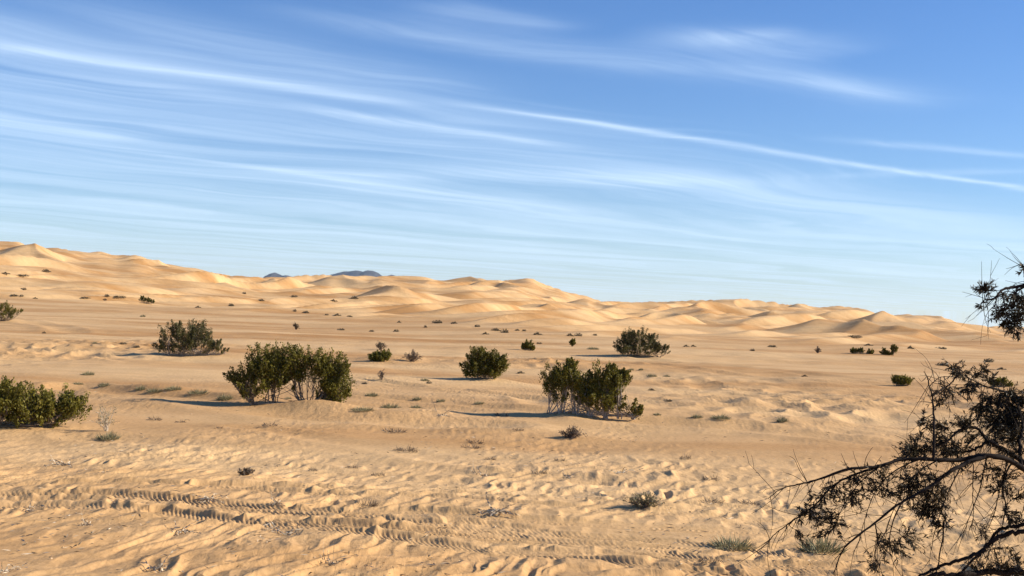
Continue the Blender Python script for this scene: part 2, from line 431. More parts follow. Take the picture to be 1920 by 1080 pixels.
class Tubes:
    def __init__(self, sides=5): self.V = []; self.Q = []; self.n = 0; self.s = sides
    def add(self, pts, r0, r1, jit=0):
        P = np.asarray(pts, float); n = len(P); s = self.s
        T = np.gradient(P, axis=0); T /= np.linalg.norm(T, axis=1)[:, None] + 1e-9
        ref = np.array([.31, .2, .93]); ref = ref if abs(T[0] @ ref) < .95 else np.array([1., 0, 0])
        U = np.cross(T, ref); U /= np.linalg.norm(U, axis=1)[:, None] + 1e-9
        W = np.cross(T, U)
        R = np.linspace(r0, r1, n)
        if jit: R = R * (1 + jit * rng.uniform(-1, 1, n))
        an = np.arange(s) * 2 * np.pi / s
        ring = P[:, None, :] + R[:, None, None] * (np.cos(an)[None, :, None] * U[:, None, :] + np.sin(an)[None, :, None] * W[:, None, :])
        self.V.append(ring.reshape(-1, 3))
        i = np.arange(n - 1)[:, None] * s; j = np.arange(s)[None, :]; j2 = (j + 1) % s
        q = np.stack([i + j, i + j2, i + s + j2, i + s + j], -1).reshape(-1, 4) + self.n
        self.Q.append(q); self.n += n * s
    def build(self, name, mat, parent=None, loc=None):
        return mesh_from(name, np.concatenate(self.V), np.concatenate(self.Q), mat, parent, True, None, loc)

def bez(a, b, c, n=7):
    t = np.linspace(0, 1, n)[:, None]; a, b, c = map(np.asarray, (a, b, c))
    return (1 - t) ** 2 * a + 2 * t * (1 - t) * b + t * t * c

def spline(P, per=5):
    P = np.asarray(P, float); out = []
    Q = np.vstack([2 * P[0] - P[1], P, 2 * P[-1] - P[-2]])
    for i in range(1, len(Q) - 2):
        p0, p1, p2, p3 = Q[i - 1:i + 3]
        for t in np.linspace(0, 1, per, endpoint=False):
            out.append(.5 * (2 * p1 + (p2 - p0) * t + (2 * p0 - 5 * p1 + 4 * p2 - p3) * t * t + (3 * p1 - p0 - 3 * p2 + p3) * t ** 3))
    out.append(P[-1]); return np.array(out)

def unit(v): return v / (np.linalg.norm(v, axis=-1, keepdims=True) + 1e-9)

def leaves(name, Cn, Dr, ln, wd, mat, parent=None, tint=None, loc=None, fold=.25):
    """small pointed leaves: base, two folded edges, tip"""
    n = len(Cn); Dr = unit(Dr)
    R = unit(np.cross(Dr, rng.normal(size=(n, 3)))); Nn = np.cross(Dr, R)
    ln = ln[:, None]; wd = wd[:, None]
    b = Cn - Dr * ln * .5; tip = Cn + Dr * ln * .5
    l = Cn + R * wd * .5 + Nn * wd * fold; r = Cn - R * wd * .5 + Nn * wd * fold
    V = np.stack([b, l, tip, r], 1).reshape(-1, 3)
    Q = np.arange(n * 4).reshape(-1, 4)
    if tint is None: tint = np.clip(rng.beta(2, 2.6, n), 0, 1)
    return mesh_from(name, V, Q, mat, parent, False, np.repeat(tint, 4), loc)

# ------------------------------------------------------------------ ground and dunes
nr, nc = GX.shape
V = np.stack([GX, GY, GZ], -1).reshape(-1, 3)
i = np.arange(nr - 1)[:, None] * nc; j = np.arange(nc - 1)[None, :]
Q = np.stack([i + j, i + j + 1, i + nc + j + 1, i + nc + j], -1).reshape(-1, 4)
Q = Q[:, ::-1]
wrap = np.stack([np.arange(nr - 1) * nc + nc - 1, np.arange(nr - 1) * nc, np.arange(1, nr) * nc, np.arange(1, nr) * nc + nc - 1], -1)[:, ::-1]
fd = D[:-1, :-1].ravel(); fa = A[:-1, :-1].ravel()
isd = (fd > np.interp(fa, foot_az, foot_d)) & (fd < 1100) & (np.abs(fa) < .7)
def sub(name, q):
    u, inv = np.unique(q, return_inverse=True)
    o = mesh_from(name, V[u], inv.reshape(-1, 4), M_sand, None, True); o['kind'] = 'structure'
    a_ = o.data.attributes.new('rough', 'FLOAT', 'POINT'); x_, y_ = V[u][:, 0], V[u][:, 1]
    a_.data.foreach_set('value', roughness(x_, y_).astype(np.float32)); return o
sub('ground', np.vstack([Q[~isd], wrap]))
sub('dunes', Q[isd])
ap = np.linspace(0, 2 * np.pi, 24, endpoint=False)
print('ground', time.time() - T0)

# ------------------------------------------------------------------ mountains on the horizon
def mountain(pts, dist, depth):
    """ridge from its outline, with real depth: (px, py) of the crest"""
    P = []
    px = np.array([p for p, _ in pts], float); py = np.array([q for _, q in pts], float)
    X = np.linspace(px[0], px[-1], 90); Yt = np.interp(X, px, py)
    rows = 26; V = []
    for k in range(rows):
        f = k / (rows - 1); prof = math.sin(math.pi * f) ** .8
        for a, b in zip(X, Yt):
            v = ray(a, b); s = dist / v.y
            h = CAMZ + v.z * s
            xx, yy = v.x * s, dist + (f - .5) * depth
            n = float(perlin(xx / (depth * .22), yy / (depth * .22), 61)); n2 = float(perlin(xx / (depth * .08), yy / (depth * .08), 62))
            V.append((xx, yy, max(h, 5) * prof * (1 + (.22 * n + .12 * n2) * (1 - prof ** 3)) - 20 * (1 - prof)))
    nx = len(X); i = np.arange(rows - 1)[:, None] * nx; j = np.arange(nx - 1)[None, :]
    Q = np.stack([i + j, i + j + 1, i + nx + j + 1, i + nx + j], -1).reshape(-1, 4)
    o = mesh_from('mountain', V, Q, M_rock, None, False); o['kind'] = 'structure'
MD = 9000.0
mountain([(490, 530), (500, 517), (508, 513), (516, 511), (523, 514), (530, 517), (538, 516), (548, 519), (560, 521), (580, 530)], MD, 900)
mountain([(612, 530), (622, 515), (634, 512), (646, 509), (656, 509), (668, 507), (676, 508), (681, 510), (690, 507), (700, 508), (708, 511), (714, 516), (722, 519), (735, 515), (745, 518), (760, 521), (775, 532)], MD * 1.05, 1500)

# ------------------------------------------------------------------ creosote shrubs
def frame_at(base):
    return _frame(base)
def _frame(base):
    d = base.y
    f = unit(np.array([base.x, base.y, 0.0])); rgt = np.array([f[1], -f[0], 0.0])
    return base.y / F, rgt, f

def shrub(name, px, py, lobes, label, cat, group, nclump=110, nleaf=85, leaf=.055, bases=None, mat=None, stem_r=.014, sparse=1.0, tall=1.0, warm=0.0, smat=None):
    """lobes: (px, py, rx, ry) of foliage masses in the photograph, taken to the shrub's own distance"""
    base = at(px, py); s, rgt, fwd = frame_at(base)
    up = np.array([0, 0, 1.0])
    t = thing(name, base, label, cat, group)
    area = np.array([max(l[2] * l[3], 1) for l in lobes], float); pr = area / area.sum()
    bases = bases or [px]
    st = Tubes(5); CL = []; DIR = []; TI = []
    bb = np.array([(b - px) * s for b in bases])
    mains = []
    for li, (lx, ly, rx, ry) in enumerate(lobes):
        cx, cz = (lx - px) * s, (py - ly) * s
        for k in range(3):
            b0 = bb[np.argmin(np.abs(bb - cx))]
            p0 = rgt * (b0 + rng.uniform(-.06, .06)) + fwd * rng.uniform(-.12, .12) + up * -.04
            p2 = rgt * (cx + rng.uniform(-.5, .5) * rx * s) + fwd * rng.uniform(-.6, .6) * rx * s + up * max(cz - ry * s * .35, .06)
            p1 = p0 * .5 + p2 * .5 + up * -.06 * (p2[2]) + rgt * (p2 - p0).dot(rgt) * .18
            c = bez(p0, p1, p2, 8); c[1:-1] += rng.normal(0, .012, (6, 3))
            st.add(c, stem_r, stem_r * .45, .1); mains.append((li, c))
    for n in range(int(nclump * 1.2)):
        li = rng.choice(len(lobes), p=pr); lx, ly, rx, ry = lobes[li]
        th = rng.uniform(0, 2 * np.pi); rad = rng.uniform(.15, 1) ** .6; cosz = rng.uniform(-.75, 1)
        sz = math.sqrt(max(0, 1 - cosz * cosz))
        off = np.array([math.cos(th) * sz, math.sin(th) * sz, cosz]) * rad
        cx, cz = (lx - px) * s + off[0] * rx * s, (py - ly) * s + off[2] * ry * s
        if cz < .03: continue
        p = rgt * cx + fwd * off[1] * rx * s * .85 + up * cz
        cand = [c for l, c in mains if l == li]
        c = cand[rng.integers(len(cand))]; q = c[rng.integers(3, 8)]
        d = unit(.55 * unit(p - q) + up * .55 * tall + .35 * (rgt * off[0] + fwd * off[1]) + rng.normal(0, .16, 3))
        Lc = rng.uniform(.17, .34) * (ry * s / .45 + .35) * .8
        st.add(bez(q, (q + p) / 2 - d * .04, p, 5), stem_r * .42, stem_r * .2)
        m = int(nleaf * rng.uniform(.6, 1.3))
        u = rng.uniform(-.35, 1, m)
        wdt = .047 * (1.1 - .75 * np.clip(u, 0, 1)) * (Lc / .22)
        pos = p + d * (u * Lc)[:, None] + rng.normal(0, 1, (m, 3)) * wdt[:, None]
        # a couple of side sprigs
        CL.append(pos); DIR.append(d + rng.normal(0, .55, (m, 3))); TI.append(np.clip(rng.beta(2, 3, m) + rng.normal(0, .12) + warm, 0, 1))
        st.add(np.array([p, p + d * Lc * .9]), stem_r * .2, stem_r * .1)
    # bare inner twigs near the ground
    for n in range(int(26 * sparse)):
        b0 = bb[rng.integers(len(bb))]; lo = lobes[rng.integers(len(lobes))]
        p0 = rgt * b0 + fwd * rng.uniform(-.1, .1); cx = (lo[0] - px) * s + rng.normal(0, .4) * lo[2] * s
        p2 = rgt * cx + fwd * rng.uniform(-.5, .5) * lo[2] * s + up * max(rng.uniform(.35, .9) * (py - lo[1]) * s, .1)
        st.add(bez(p0, p0 * .4 + p2 * .6 - up * .05, p2, 6), stem_r * .55, stem_r * .2)
    st.build('stems', smat or M_stem, t)
    P = np.concatenate(CL); m = len(P)
    leaves('foliage', P, np.concatenate(DIR), rng.uniform(.7, 1.3, m) * leaf, rng.uniform(.7, 1.3, m) * leaf * .5, mat or M_creo, t, np.concatenate(TI))
    return t

GS = 'dark green desert shrubs on the sand plain'
shrub('desert_shrub', 45, 800, [(10, 757, 42, 36), (55, 765, 42, 36), (100, 768, 34, 30), (130, 766, 22, 22), (-45, 762, 45, 36), (60, 785, 60, 14)],
      'bright olive shrub with upright sprigs, nearest of all, cut off by the left edge', 'shrub', GS, 230, 95, .05, [0, 30, 60, 85, -40], warm=.16, tall=1.35)
shrub('desert_shrub', 500, 757, [(468, 718, 34, 32), (492, 690, 30, 32), (520, 690, 26, 32), (548, 678, 22, 26), (440, 716, 18, 11), (512, 712, 30, 22), (556, 702, 16, 16), (580, 690, 26, 28),
      (610, 692, 26, 28), (632, 690, 20, 24), (630, 725, 24, 32), (606, 728, 16, 22), (574, 765, 20, 9), (612, 755, 14, 14), (545, 728, 8, 8), (470, 738, 20, 12), (622, 748, 18, 16)],
      'widest shrub, two joined crowns over bare stems and a sandy gap', 'shrub', GS, 330, 90, .052, [478, 500, 515, 570, 580], warm=.03)
shrub('desert_shrub', 1100, 779, [(1036, 722, 22, 28), (1058, 705, 18, 20), (1068, 690, 9, 12), (1075, 725, 28, 24), (1100, 730, 26, 24), (1128, 718, 24, 28), (1138, 700, 12, 14), (1155, 715, 18, 24),
      (1130, 745, 36, 16), (1165, 708, 10, 14), (1188, 764, 13, 14), (1198, 770, 9, 8), (1050, 748, 18, 12), (1095, 752, 22, 12), (1140, 760, 26, 10)],
      'upright shrub on a low sand ridge, bare grey stems below its crown', 'shrub', GS, 270, 95, .05, [1030, 1055, 1080, 1105, 1135, 1160, 1188], warm=.08, tall=1.5, sparse=3.4, smat=M_greyd)
shrub('desert_shrub', 905, 710, [(882, 696, 20, 15), (892, 678, 17, 18), (912, 675, 18, 18), (930, 688, 18, 20), (938, 678, 12, 12), (915, 697, 28, 14)],
      'compact rounded dark shrub midway between the two-crowned shrub and the upright shrub', 'shrub', GS, 150, 85, .062, [895, 910, 925])
shrub('desert_shrub', 1195, 668, [(1166, 652, 18, 14), (1178, 636, 16, 16), (1196, 636, 18, 16), (1216, 642, 18, 16), (1228, 654, 16, 12), (1245, 656, 9, 9), (1195, 656, 40, 11)],
      'dark shrub spread low before the pale dunes, long shadow to its left', 'shrub', GS, 170, 85, .07, [1175, 1195, 1215, 1235], sparse=1.4, mat=M_creo_grey)
shrub('desert_shrub', 350, 667, [(318, 634, 17, 20), (332, 618, 12, 14), (345, 632, 20, 22), (368, 628, 20, 22), (385, 640, 18, 18), (404, 650, 15, 12), (306, 652, 14, 11), (355, 652, 40, 12), (418, 657, 8, 6)],
      'spreading dark shrub with bleached branches on its left, on a sand hummock', 'shrub', GS, 180, 80, .06, [318, 340, 360, 385], sparse=4.5, smat=M_greyd, mat=M_creo_grey)
shrub('desert_shrub', 2, 602, [(3, 582, 16, 15), (22, 582, 12, 8), (-15, 580, 18, 16), (10, 592, 14, 9), (33, 583, 6, 5)],
      'dark shrub half cut off by the left edge, on the plain below the dunes', 'shrub', GS, 90, 75, .08, [0, 10], sparse=2)
shrub('desert_shrub', 275, 569, [(267, 562, 5, 6), (275, 563, 6, 5), (284, 565, 5, 4)],
      'small dark shrub alone on the left plain, farthest of the full shrubs', 'shrub', GS, 50, 50, .16, [268, 276, 284])
shrub('desert_shrub', 711, 677, [(703, 670, 10, 7), (718, 668, 11, 9), (710, 673, 18, 6)],
      'low dome of dense green scrub beside a grey twiggy bush', 'shrub', GS, 100, 60, .07, [702, 712, 722], warm=.1)
shrub('desert_shrub', 1688, 723, [(1680, 715, 8, 7), (1692, 715, 9, 7), (1702, 714, 6, 6)],
      'small bright green shrub by itself on bare sand left of the foreground tree', 'shrub', GS, 80, 60, .05, [1682, 1690, 1698], warm=.2, tall=1.4)
shrub('desert_shrub', 990, 657, [(984, 651, 7, 5), (991, 648, 7, 7), (998, 653, 6, 4)],
      'small pointed dark shrub up the plain, right of the compact rounded shrub', 'shrub', GS, 60, 50, .09, [986, 992, 998])
shrub('desert_shrub', 1073, 650, [(1073, 643, 4, 6)],
      'tiny upright dark shrub like a ball, left of the low shrub before the dunes', 'shrub', GS, 26, 45, .09, [1073])
shrub('desert_shrub', 1667, 666, [(1658, 660, 6, 5), (1675, 656, 5, 7), (1666, 662, 9, 4)],
      'small two-humped green shrub in the distance below the right dunes', 'shrub', GS, 60, 50, .09, [1660, 1668, 1675])
shrub('desert_shrub', 1612, 663, [(1601, 659, 7, 4), (1614, 658, 7, 4), (1630, 660, 6, 4)],
      'long low row of dark scrub just left of the two-humped green shrub', 'shrub', GS, 60, 50, .09, [1600, 1612, 1628])
shrub('desert_shrub', 1872, 725, [(1862, 719, 8, 5), (1876, 716, 8, 7), (1888, 721, 8, 4)],
      'bright green shrub on the plain seen just above the foreground tree crown', 'shrub', GS, 70, 60, .05, [1865, 1875, 1885], warm=.2)
GT = 'bare twiggy bushes'
def twiggy(px, py, w, h, label, dense=1.0, group=GT, mat=None, lmat=None):
    base = at(px, py); s, rgt, fwd = frame_at(base); up = np.array([0, 0, 1.0])
    t = thing('twiggy_bush', base, label, 'bush', group); st = Tubes(4); CL = []; DR = []
    r = max(.006, .35 * s)
    for k in range(int(34 * dense)):
        th = rng.uniform(0, 2 * np.pi); a = rng.uniform(.05, 1)
        tip = rgt * math.cos(th) * a * w * .5 * s + fwd * math.sin(th) * a * w * .4 * s + up * h * s * (1 - .55 * a * a) * rng.uniform(.6, 1.05)
        p0 = rgt * rng.normal(0, .05 * w * s) + fwd * rng.normal(0, .05 * w * s) - up * .02
        c = bez(p0, p0 * .6 + tip * .4 + up * h * s * .1, tip, 6); st.add(c, r, r * .4)
        for b in range(4):
            q = c[rng.integers(2, 6)]; e = q + unit(unit(tip - p0) + rng.normal(0, .5, 3)) * rng.uniform(.15, .4) * h * s
            st.add(np.array([q, e]), r * .55, r * .3)
            m = 4; CL.append(q + (e - q) * rng.uniform(.3, 1.1, (m, 1)) + rng.normal(0, .01, (m, 3))); DR.append((e - q) + rng.normal(0, .4, (m, 3)) * h * s * .2)
    st.build('stems', mat or M_deadk, t)
    P = np.concatenate(CL); m = len(P)
    leaves('foliage', P, np.concatenate(DR), rng.uniform(.7, 1.4, m) * max(.03, s * 2.0), rng.uniform(.7, 1.3, m) * max(.012, s * 1.0), lmat or M_dryl, t)
    return t
twiggy(773, 678, 36, 19, 'grey leafless twiggy bush right of the low green dome', 1.6, lmat=M_dryl)
twiggy(713, 656, 20, 14, 'small brown twiggy bush on a pale mound behind the low green dome', 1.2, lmat=M_farl)
twiggy(555, 618, 11, 11, 'tiny brown upright bush on the plain behind the two-crowned shrub', .8, lmat=M_farl)
twiggy(716, 712, 17, 16, 'thin bare twiggy bush right of the two-crowned shrub', .6)
twiggy(1533, 662, 14, 10, 'wispy brown twiggy bush far right on the plain, left of the low scrub row', .6)
twiggy(1208, 952, 74, 25, 'grey-brown twiggy bush with a few green sprigs in the near sand', 1.4, lmat=M_pale)
twiggy(1072, 822, 50, 20, 'dark dead bush with snapped twigs below the upright shrub', 1.5)
twiggy(462, 890, 34, 10, 'low dead brown bush in the rippled sand below the two-crowned shrub', 1.2)
twiggy(200, 808, 50, 46, 'tall thin dry flower stalks beside the bright olive shrub', .5, mat=M_dead, lmat=M_pale)
print('shrubs', time.time() - T0)

# ------------------------------------------------------------------ small plants: one of each kind, then copies
def proto_tuft(kind, seed):
    r = np.random.default_rng(seed)
    if kind == 'pale':
        n = 300; th = r.uniform(0, 2 * np.pi, n); a = r.uniform(0, 1, n) ** .6
        b = np.stack([np.cos(th) * a * .22, np.sin(th) * a * .22, np.zeros(n)], 1)
        d = unit(np.stack([np.cos(th) * a * .9, np.sin(th) * a * .9, np.ones(n) * .7], 1) + r.normal(0, .38, (n, 3)))
        ln = r.uniform(.14, .34, n) * (1 - .4 * a); return 'desert_tuft', b + d * ln[:, None] * .5, d, ln, np.full(n, .012) * r.uniform(.7, 1.4, n), M_pale
    if kind == 'dry':
        n = 130; th = r.uniform(0, 2 * np.pi, n); a = r.uniform(0, 1, n) ** .5
        b = np.stack([np.cos(th) * a * .42, np.sin(th) * a * .3, r.uniform(0, .07, n)], 1)
        d = unit(np.stack([np.cos(th) * 1.1, np.sin(th) * .7, r.uniform(-.05, .9, n)], 1) + r.normal(0, .45, (n, 3)))
        d[:, 2] = np.abs(d[:, 2]); ln = r.uniform(.08, .26, n); return 'dead_twig_clump', b + d * ln[:, None] * .5, d, ln, np.full(n, .016) * r.uniform(.6, 1.5, n), M_dryl
    if kind == 'bone':
        Bc, Bd, Bl, Bw = [], [], [], []
        for k in range(16):
            p = np.array([r.normal(0, .05), r.normal(0, .04), r.uniform(0, .03)]); a = r.uniform(0, 2 * np.pi); e = r.uniform(-.1, .7) if k % 3 == 0 else r.uniform(-.1, .15)
            for j in range(7):
                d = np.array([math.cos(a), math.sin(a) * .8, e]); d /= np.linalg.norm(d); Bc.append(p + d * .035); Bd.append(d); Bl.append(.09); Bw.append(.042 * (1 - j * .08))
                p = p + d * .068; a += r.normal(0, .35); e += r.normal(-.1, .3); p[2] = max(p[2], .005)
        return 'dead_brushwood', np.array(Bc), np.array(Bd), np.array(Bl), np.array(Bw), M_bone
    if kind == 'far':
        n = 260; th = r.uniform(0, 2 * np.pi, n); cz = r.uniform(0, 1, n); sz = np.sqrt(1 - cz * cz); rad = r.uniform(.3, 1, n) ** .5
        lob = 1 + .35 * np.sin(th * 3 + seed)
        b = np.stack([np.cos(th) * sz * rad * .5 * lob, np.sin(th) * sz * rad * .4 * lob, cz * rad * .34 * (1 + .4 * np.sin(th * 2 + seed * 2))], 1)
        d = unit(b + r.normal(0, .3, (n, 3)) + [0, 0, .3]); return 'scrub_clump', b, d, r.uniform(.10, .2, n), r.uniform(.05, .1, n), M_farl
PRO = {}
for kd in ('pale', 'dry', 'bone', 'far'):
    PRO[kd] = []
    for sd in range(5):
        nm, cn, dr, ln, wd, mt = proto_tuft(kd, 70 + sd)
        PRO[kd].append([nm, (cn, dr, ln, wd, mt), None])
CNT = {'bone': 0, 'pale': 0, 'dry': 0, 'far': 0}
CAT = {'bone': 'dead stems', 'pale': 'plant', 'dry': 'dead twigs', 'far': 'scrub'}
GRP = {'bone': 'bleached dead stems lying in the near sand', 'pale': 'pale green tufts dotted over the plain', 'dry': 'clumps of dead twigs lying on the sand', 'far': 'small dark scrub clumps far out on the plain'}
WID = {'bone': 1.0, 'pale': .60, 'dry': 1.0, 'far': 1.0}; HGT = {'bone': .25, 'pale': .32, 'dry': .22, 'far': .42}
def small(kind, px, py, w, h, label):
    base = at(px, py); s = base.y / F
    k = CNT[kind] % 5; CNT[kind] += 1
    nm, data, ob = PRO[kind][k]
    if ob is None:
        cn, dr, ln, wd, mt = data; o = leaves(nm, cn, dr, ln, wd, mt); PRO[kind][k][2] = o
    else:
        o = ob.copy(); C.objects.link(o)
    o.location = base + Vector((0, 0, -.01)); wx = w * s / WID[kind] * (.9 if kind == 'far' else 1)
    if kind == 'bone': wx *= 1.35; h *= 1.35
    o.scale = (wx, wx, h * s / HGT[kind] * (.8 if kind == 'far' else 1)); o.rotation_euler = (0, 0, rng.uniform(-.5, .5))
    tagm(o, label, CAT[kind], GRP[kind])
